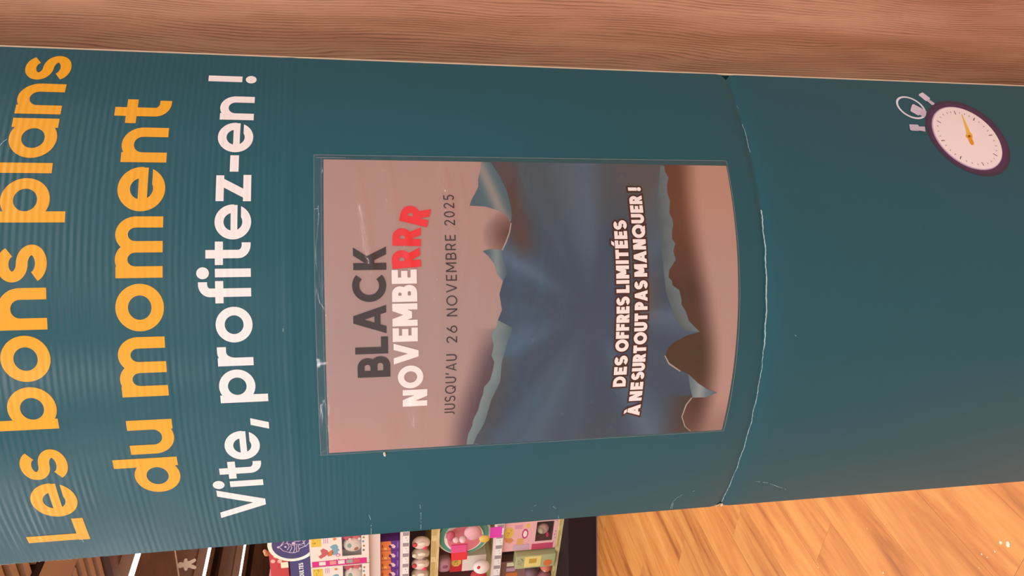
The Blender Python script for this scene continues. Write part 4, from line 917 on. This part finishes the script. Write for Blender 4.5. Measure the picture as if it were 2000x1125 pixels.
# white boxes with a window full of ball toys
def high_box(l0, l1, label, seed):
    z0, z1 = 1.434, 1.788
    t, x0, W, H = window_box(l0, l1, z0, z1, .03, .72, .13, .46, label, 'white', y=.046, depth=.058)
    for i, (dx, dz, r, c) in enumerate(((.46, .27, .060, (248, 222, 206)), (.17, .36, .036, (224, 70, 100)), (.17, .20, .034, (228, 96, 96)))):
        ball = MB().sphere((x0+W*dx, -.032, H*dz), r, (1, .45, 1)); ob = ball.build('ball_toy', flat(*c), t, True)
        MB().sphere((x0+W*dx+.014, -.012, H*dz-.014), r*.36, (1, .3, .8)).build('ball_patch', flat(196, 96, 60) if i == 0 else PALE, ob, True)
        if i == 0: MB().sphere((x0+W*dx-.008, -.011, H*dz+.020), r*.34, (1, .3, .8)).build('ball_patch', flat(140, 170, 140), ob, True)
    o = blob(t, 'yellow_badge', flat(240, 196, 70), rect(x0+W*.06, x0+W*.33, H*.80, H*.97)); scribble(o, 'badge_print', flat(190, 120, 60), x0+W*.08, x0+W*.31, H*.82, H*.95, seed=seed)
    for i in range(3): blob(t, 'pink_print', flat(200, 120, 160), rect(x0+W*.06, x0+W*.24, H*(.69+.03*i), H*(.70+.03*i)))
    blob(t, 'orange_dot', flat(236, 130, 50), oval(x0+W*.12, H*.575, W*.04, H*.028, 12))
    blob(t, 'blue_shape', TEALP, [(x0+W*p, H*q) for p, q in ((.36, .66), (.30, .60), (.30, .55), (.38, .52), (.42, .53), (.50, .50), (.53, .53), (.60, .53), (.66, .60), (.60, .63), (.46, .62))])
    blob(t, 'red_shape', flat(206, 96, 100), [(x0+W*p, H*q) for p, q in ((.45, .82), (.40, .77), (.48, .70), (.58, .68), (.66, .74), (.74, .82), (.66, .86), (.58, .80))])
    blob(t, 'orange_shape', flat(216, 124, 66), [(x0+W*p, H*q) for p, q in ((.50, .66), (.46, .62), (.56, .60), (.66, .63), (.68, .70), (.58, .71))])
    blob(t, 'pink_ring_print', flat(226, 90, 150), oval(x0+W*.66, H*.53, W*.055, H*.04, 16)); blob(t, 'ring_centre_print', PALE, oval(x0+W*.66, H*.53, W*.032, H*.022, 12), .0018)
    for i, (p, q, c) in enumerate(((.14, .09, (176, 140, 90)), (.27, .10, (120, 150, 170)), (.42, .09, (190, 130, 80)), (.56, .095, (120, 110, 110)))): blob(t, 'small_icon', flat(*c), oval(x0+W*p, H*q, W*.035, H*.02, 10))
    blob(t, 'magenta_band', MAG, rect(x0+W*.82, x0+W*1.0, H*.045, H*.97), .0012)
    for i, (c, a) in enumerate(((PALE, .80), (flat(230, 150, 140), .62), (PALE, .48), (flat(160, 168, 150), .34), (flat(214, 96, 96), .22))): blob(t, 'band_print', c, rect(x0+W*.84, x0+W*.96, H*(a-.055), H*(a+.055)), .0020)
    scribble(t, 'small_print', flat(130, 100, 100), x0+W*.78, x0+W*.81, H*.1, H*.7, seed=seed+2, n=8)
high_box(-.105, .150, 'white toy box with a magenta band and ball toys in its window, beside the totem', 11)
high_box(.154, .409, 'white toy box left of the magenta-banded one, mostly out of the picture', 12)
high_box(.60, .845, 'white toy box farthest left on the shelf of windowed boxes', 13)

# category sign above the shelves
SZ, SIGNL, SIGNR = 1.890, .004, .134; sg = place('category_sign', SIGNL, -.018, 1.79, 'navy round category sign with a white dinosaur skeleton and white ring', 'sign')
cz = SZ-1.79; MSW = flat(250, 236, 214); SK = flat(214, 186, 208)
MB().cyl((0, 0, cz), SIGNR+.013, .006, 'Y', 0, 72).build('ring', MSW, sg)
MB().cyl((0, .0035, cz), SIGNR-.012, .004, 'Y', 0, 72).build('disc', NAVY, sg)
MB().box(.04, .95, -.012, -.004, 0.006, .128).build('banner', NAVY, sg)
SKEL = [[(-0.052, 1.97), (-0.046, 1.987), (-0.035, 1.963), (-0.025, 1.939), (-0.008, 1.952), (0.007, 1.959), (0.014, 1.974)], [(0.014, 1.974), (0.01, 1.959), (-0.005, 1.946), (-0.011, 1.927), (-0.003, 1.908), (0.011, 1.886), (0.005, 1.862), (0.006, 1.832), (-0.025, 1.813), (-0.046, 1.804)], [(-0.059, 1.912), (-0.032, 1.918), (-0.01, 1.922)], [(-0.055, 1.901), (-0.053, 1.913)], [(0.02, 1.967), (0.033, 1.958), (0.048, 1.95), (0.059, 1.931), (0.07, 1.912), (0.074, 1.89), (0.072, 1.874), (0.065, 1.858), (0.046, 1.853), (0.014, 1.859)], [(-0.005, 1.919), (0.019, 1.909), (0.046, 1.923)], [(0.006, 1.901), (0.032, 1.895), (0.067, 1.912)], [(0.011, 1.88), (0.04, 1.878), (0.072, 1.889)], [(0.013, 1.867), (0.069, 1.87)], [(0.009, 1.855), (0.002, 1.818), (-0.027, 1.83)], [(0.027, 1.819), (0.045, 1.857)], [(0.012, 1.855), (0.025, 1.817), (-0.027, 1.83)], [(-0.006, 1.885), (-0.022, 1.878), (-0.019, 1.853), (-0.028, 1.834), (-0.048, 1.821)], [(-0.041, 1.848), (-0.048, 1.842)], [(0.03, 1.817), (-0.0, 1.793)]]
for p in SKEL:
    MB().tube([(l-SIGNL, .0058, z-1.79) for l, z in p], .0026, n=6).build('bone_print', SK, sg)
for l, z, r in ((.019, 1.932, .0075), (-.006, 1.883, .011), (-.040, 1.980, .008), (.018, 1.974, .008)):
    MB().sphere((l-SIGNL, .006, z-1.79), r, (1, .25, 1)).build('joint_print', SK, sg, True)
# ADULTES, white on the banner, reading left to right from the shop floor
def flat_word(txt, x_right, z, hgt, w, m, parent, y):
    V = []; F = []; x = x_right
    adv = [upper(c, w)[1] for c in txt]; tot_ = (sum(adv)+.12*(len(txt)-1))*hgt; x = x_right+tot_
    for c, a in zip(txt, adv):
        for i, k in enumerate(upper(c, w)[0]):
            if k[0] == 's':
                P = [Vector(p) for p in k[1]]; P = P[:-1] if k[3] else P; n = len(P); k0 = len(V); h2 = w/2
                for j in range(n):
                    a_ = P[j-1] if (j or k[3]) else P[j]; c_ = P[(j+1) % n] if (j < n-1 or k[3]) else P[j]; t_ = (c_-a_).normalized(); nn = Vector((-t_.y, t_.x))*h2
                    for q in (P[j]+nn, P[j]-nn): V.append((x-q.x*hgt, y+i*.00002, z+q.y*hgt))
                for j in range(n if k[3] else n-1): F.append((k0+2*j, k0+2*j+1, k0+2*((j+1) % n)+1, k0+2*((j+1) % n)))
            elif k[0] == 'd':
                _, xa, ya, xb, yb, _w = k; hh = w/2/abs(math.sin(math.atan2(yb-ya, xb-xa))); k0 = len(V)
                for q in ((xa-hh, ya), (xa+hh, ya), (xb+hh, yb), (xb-hh, yb)): V.append((x-q[0]*hgt, y+i*.00002, z+q[1]*hgt))
                F.append((k0, k0+1, k0+2, k0+3))
        x -= (a+.12)*hgt
    return mesh_obj('sign_lettering', V, F, m, parent)
flat_word('ADULTES', .178-SIGNL, .048, .027, .21, WHT, sg, -.003)

# small boxes stacked above, left of the sign
t = place('toy_box', .190, -.05, 1.93, 'red and pink box with round windows above the navy sign banner', 'toy box')
MB().box(-.10, .16, -.14, 0, 0, .11, ch=.002).build('carton', flat(206, 60, 60), t)
for i, (x, z) in enumerate(((-.055, .03), (-.055, .07), (-.01, .05), (-.015, .09))): blob(t, 'round_print', flat(244, 180, 156), oval(x, z, .016, .014, 12))
blob(t, 'cream_label', CREAM, rect(.0, .05, .0, .045), .0016)
t = place('toy_box', .45, -.02, 1.93, 'pink and grey striped box at the picture edge above the banner', 'toy box')
MB().box(-.09, .1, -.14, 0, 0, .13, ch=.002).build('carton', flat(226, 160, 160), t)
for i in range(5): blob(t, 'grey_stripe', flat(170, 160, 150), rect(-.085, .095, .01+.025*i, .02+.025*i))
t = place('shelf_top_sculpture', .115, -.06, 2.04, 'small brown figure ornament over the red box', 'ornament')
MB().sphere((0, 0, .012), .018, (1, .8, 1)).build('body', flat(190, 120, 70), t, True); MB().sphere((-.02, 0, .022), .012).build('head', flat(226, 150, 110), t, True)
# what carries the small boxes: the upper ledge behind the banner
ld = place('upper_ledge', .2, -.09, 1.80, 'dark ledge behind the navy sign banner', 'ledge')
MB().box(-.9, 1.2, -.4, -.02, 0, .128).build('ledge_board', flat(120, 50, 56), ld)

# ------------------------------------------------------------------ garland with a small wooden figure, under the ceiling
QG = -4.56
def gl_pt(l): return g3(l, QG, CAM_H+1.5-.03*math.sin((l-3.4)*1.4))
b = MB(); b.tube([gl_pt(3.2+.2*i) for i in range(22)], .006, n=8)
ga = b.build('garland_cord', flat(252, 226, 212), None); tag(ga, 'pale cord of a garland strung under the ceiling', 'cord')
def figure(l, label):
    p = gl_pt(l); t = empty('hanging_figure', p, math.radians(-4), label, 'ornament', 'figures on the ceiling garland')
    prof = [(0, -.002), (.014, -.006), (.022, -.018), (.020, -.032), (.014, -.042), (.030, -.048), (.044, -.052), (.049, -.062), (.042, -.072), (.026, -.073), (.024, -.085), (.034, -.104), (.041, -.122), (.036, -.134), (.024, -.134), (.012, -.118), (.004, -.100)]
    out = prof+[(-x, z) for x, z in prof[::-1][:-1]]
    out = [(x*1.0, z*1.05) for x, z in out]
    n = len(out); V = [(x, -.006, z) for x, z in out]+[(x, .006, z) for x, z in out]
    bm = bmesh.new(); vs = [bm.verts.new(v) for v in V]; bm.faces.new(vs[:n]); bm.faces.new(vs[n:][::-1])
    for i in range(n): bm.faces.new((vs[i], vs[i+n], vs[(i+1) % n+n], vs[(i+1) % n]))
    bmesh.ops.recalc_face_normals(bm, faces=bm.faces); bmesh.ops.triangulate(bm, faces=[f for f in bm.faces if len(f.verts) > 4])
    me = bpy.data.meshes.new('wooden_cutout'); bm.to_mesh(me); bm.free(); me.materials.append(flat(252, 222, 200)); o = bpy.data.objects.new('wooden_cutout', me); col.objects.link(o); o.parent = t
    return t
figure(4.985, 'pale wooden gingerbread-man cutout hanging from the garland cord')

# small crumbs of paper on the floor boards
rr = random.Random(21)
CR = [(1.255, -1.001, .009), (1.268, -1.018, .006), (1.300, -1.02, .003), (1.336, -1.045, .003), (1.330, -1.03, .0022), (1.372, -1.035, .0018), (1.66, -1.27, .004), (1.60, -1.38, .002), (1.53, -1.33, .002), (1.62, -1.17, .003), (1.9, -1.5, .003)]
for i, (l, q, s_) in enumerate(CR):
    b = MB(); n = 2 if i < 2 else 1
    bm = bmesh.new(); bmesh.ops.create_icosphere(bm, subdivisions=2, radius=s_*.62)
    for v in bm.verts: v.co = Vector((v.co.x*(1+.5*rr.random()), v.co.y*(.6+.7*rr.random()), max(0, v.co.z*.5+s_*.12)*(.6+.8*rr.random())))
    b.bm(bm)
    c = g3(l, q, 0); o = b.build('paper_crumb', flat(250, 220, 190), None); o.location = (c.x, c.y, 0)
    tag(o, 'largest white paper crumb on the floor boards at the right' if i == 0 else ('second largest white crumb, touching the largest one on the floor' if i == 1 else 'tiny pale crumb lying on the honey-coloured floor boards'), 'crumb', None if i == 0 else 'crumbs on the floor')
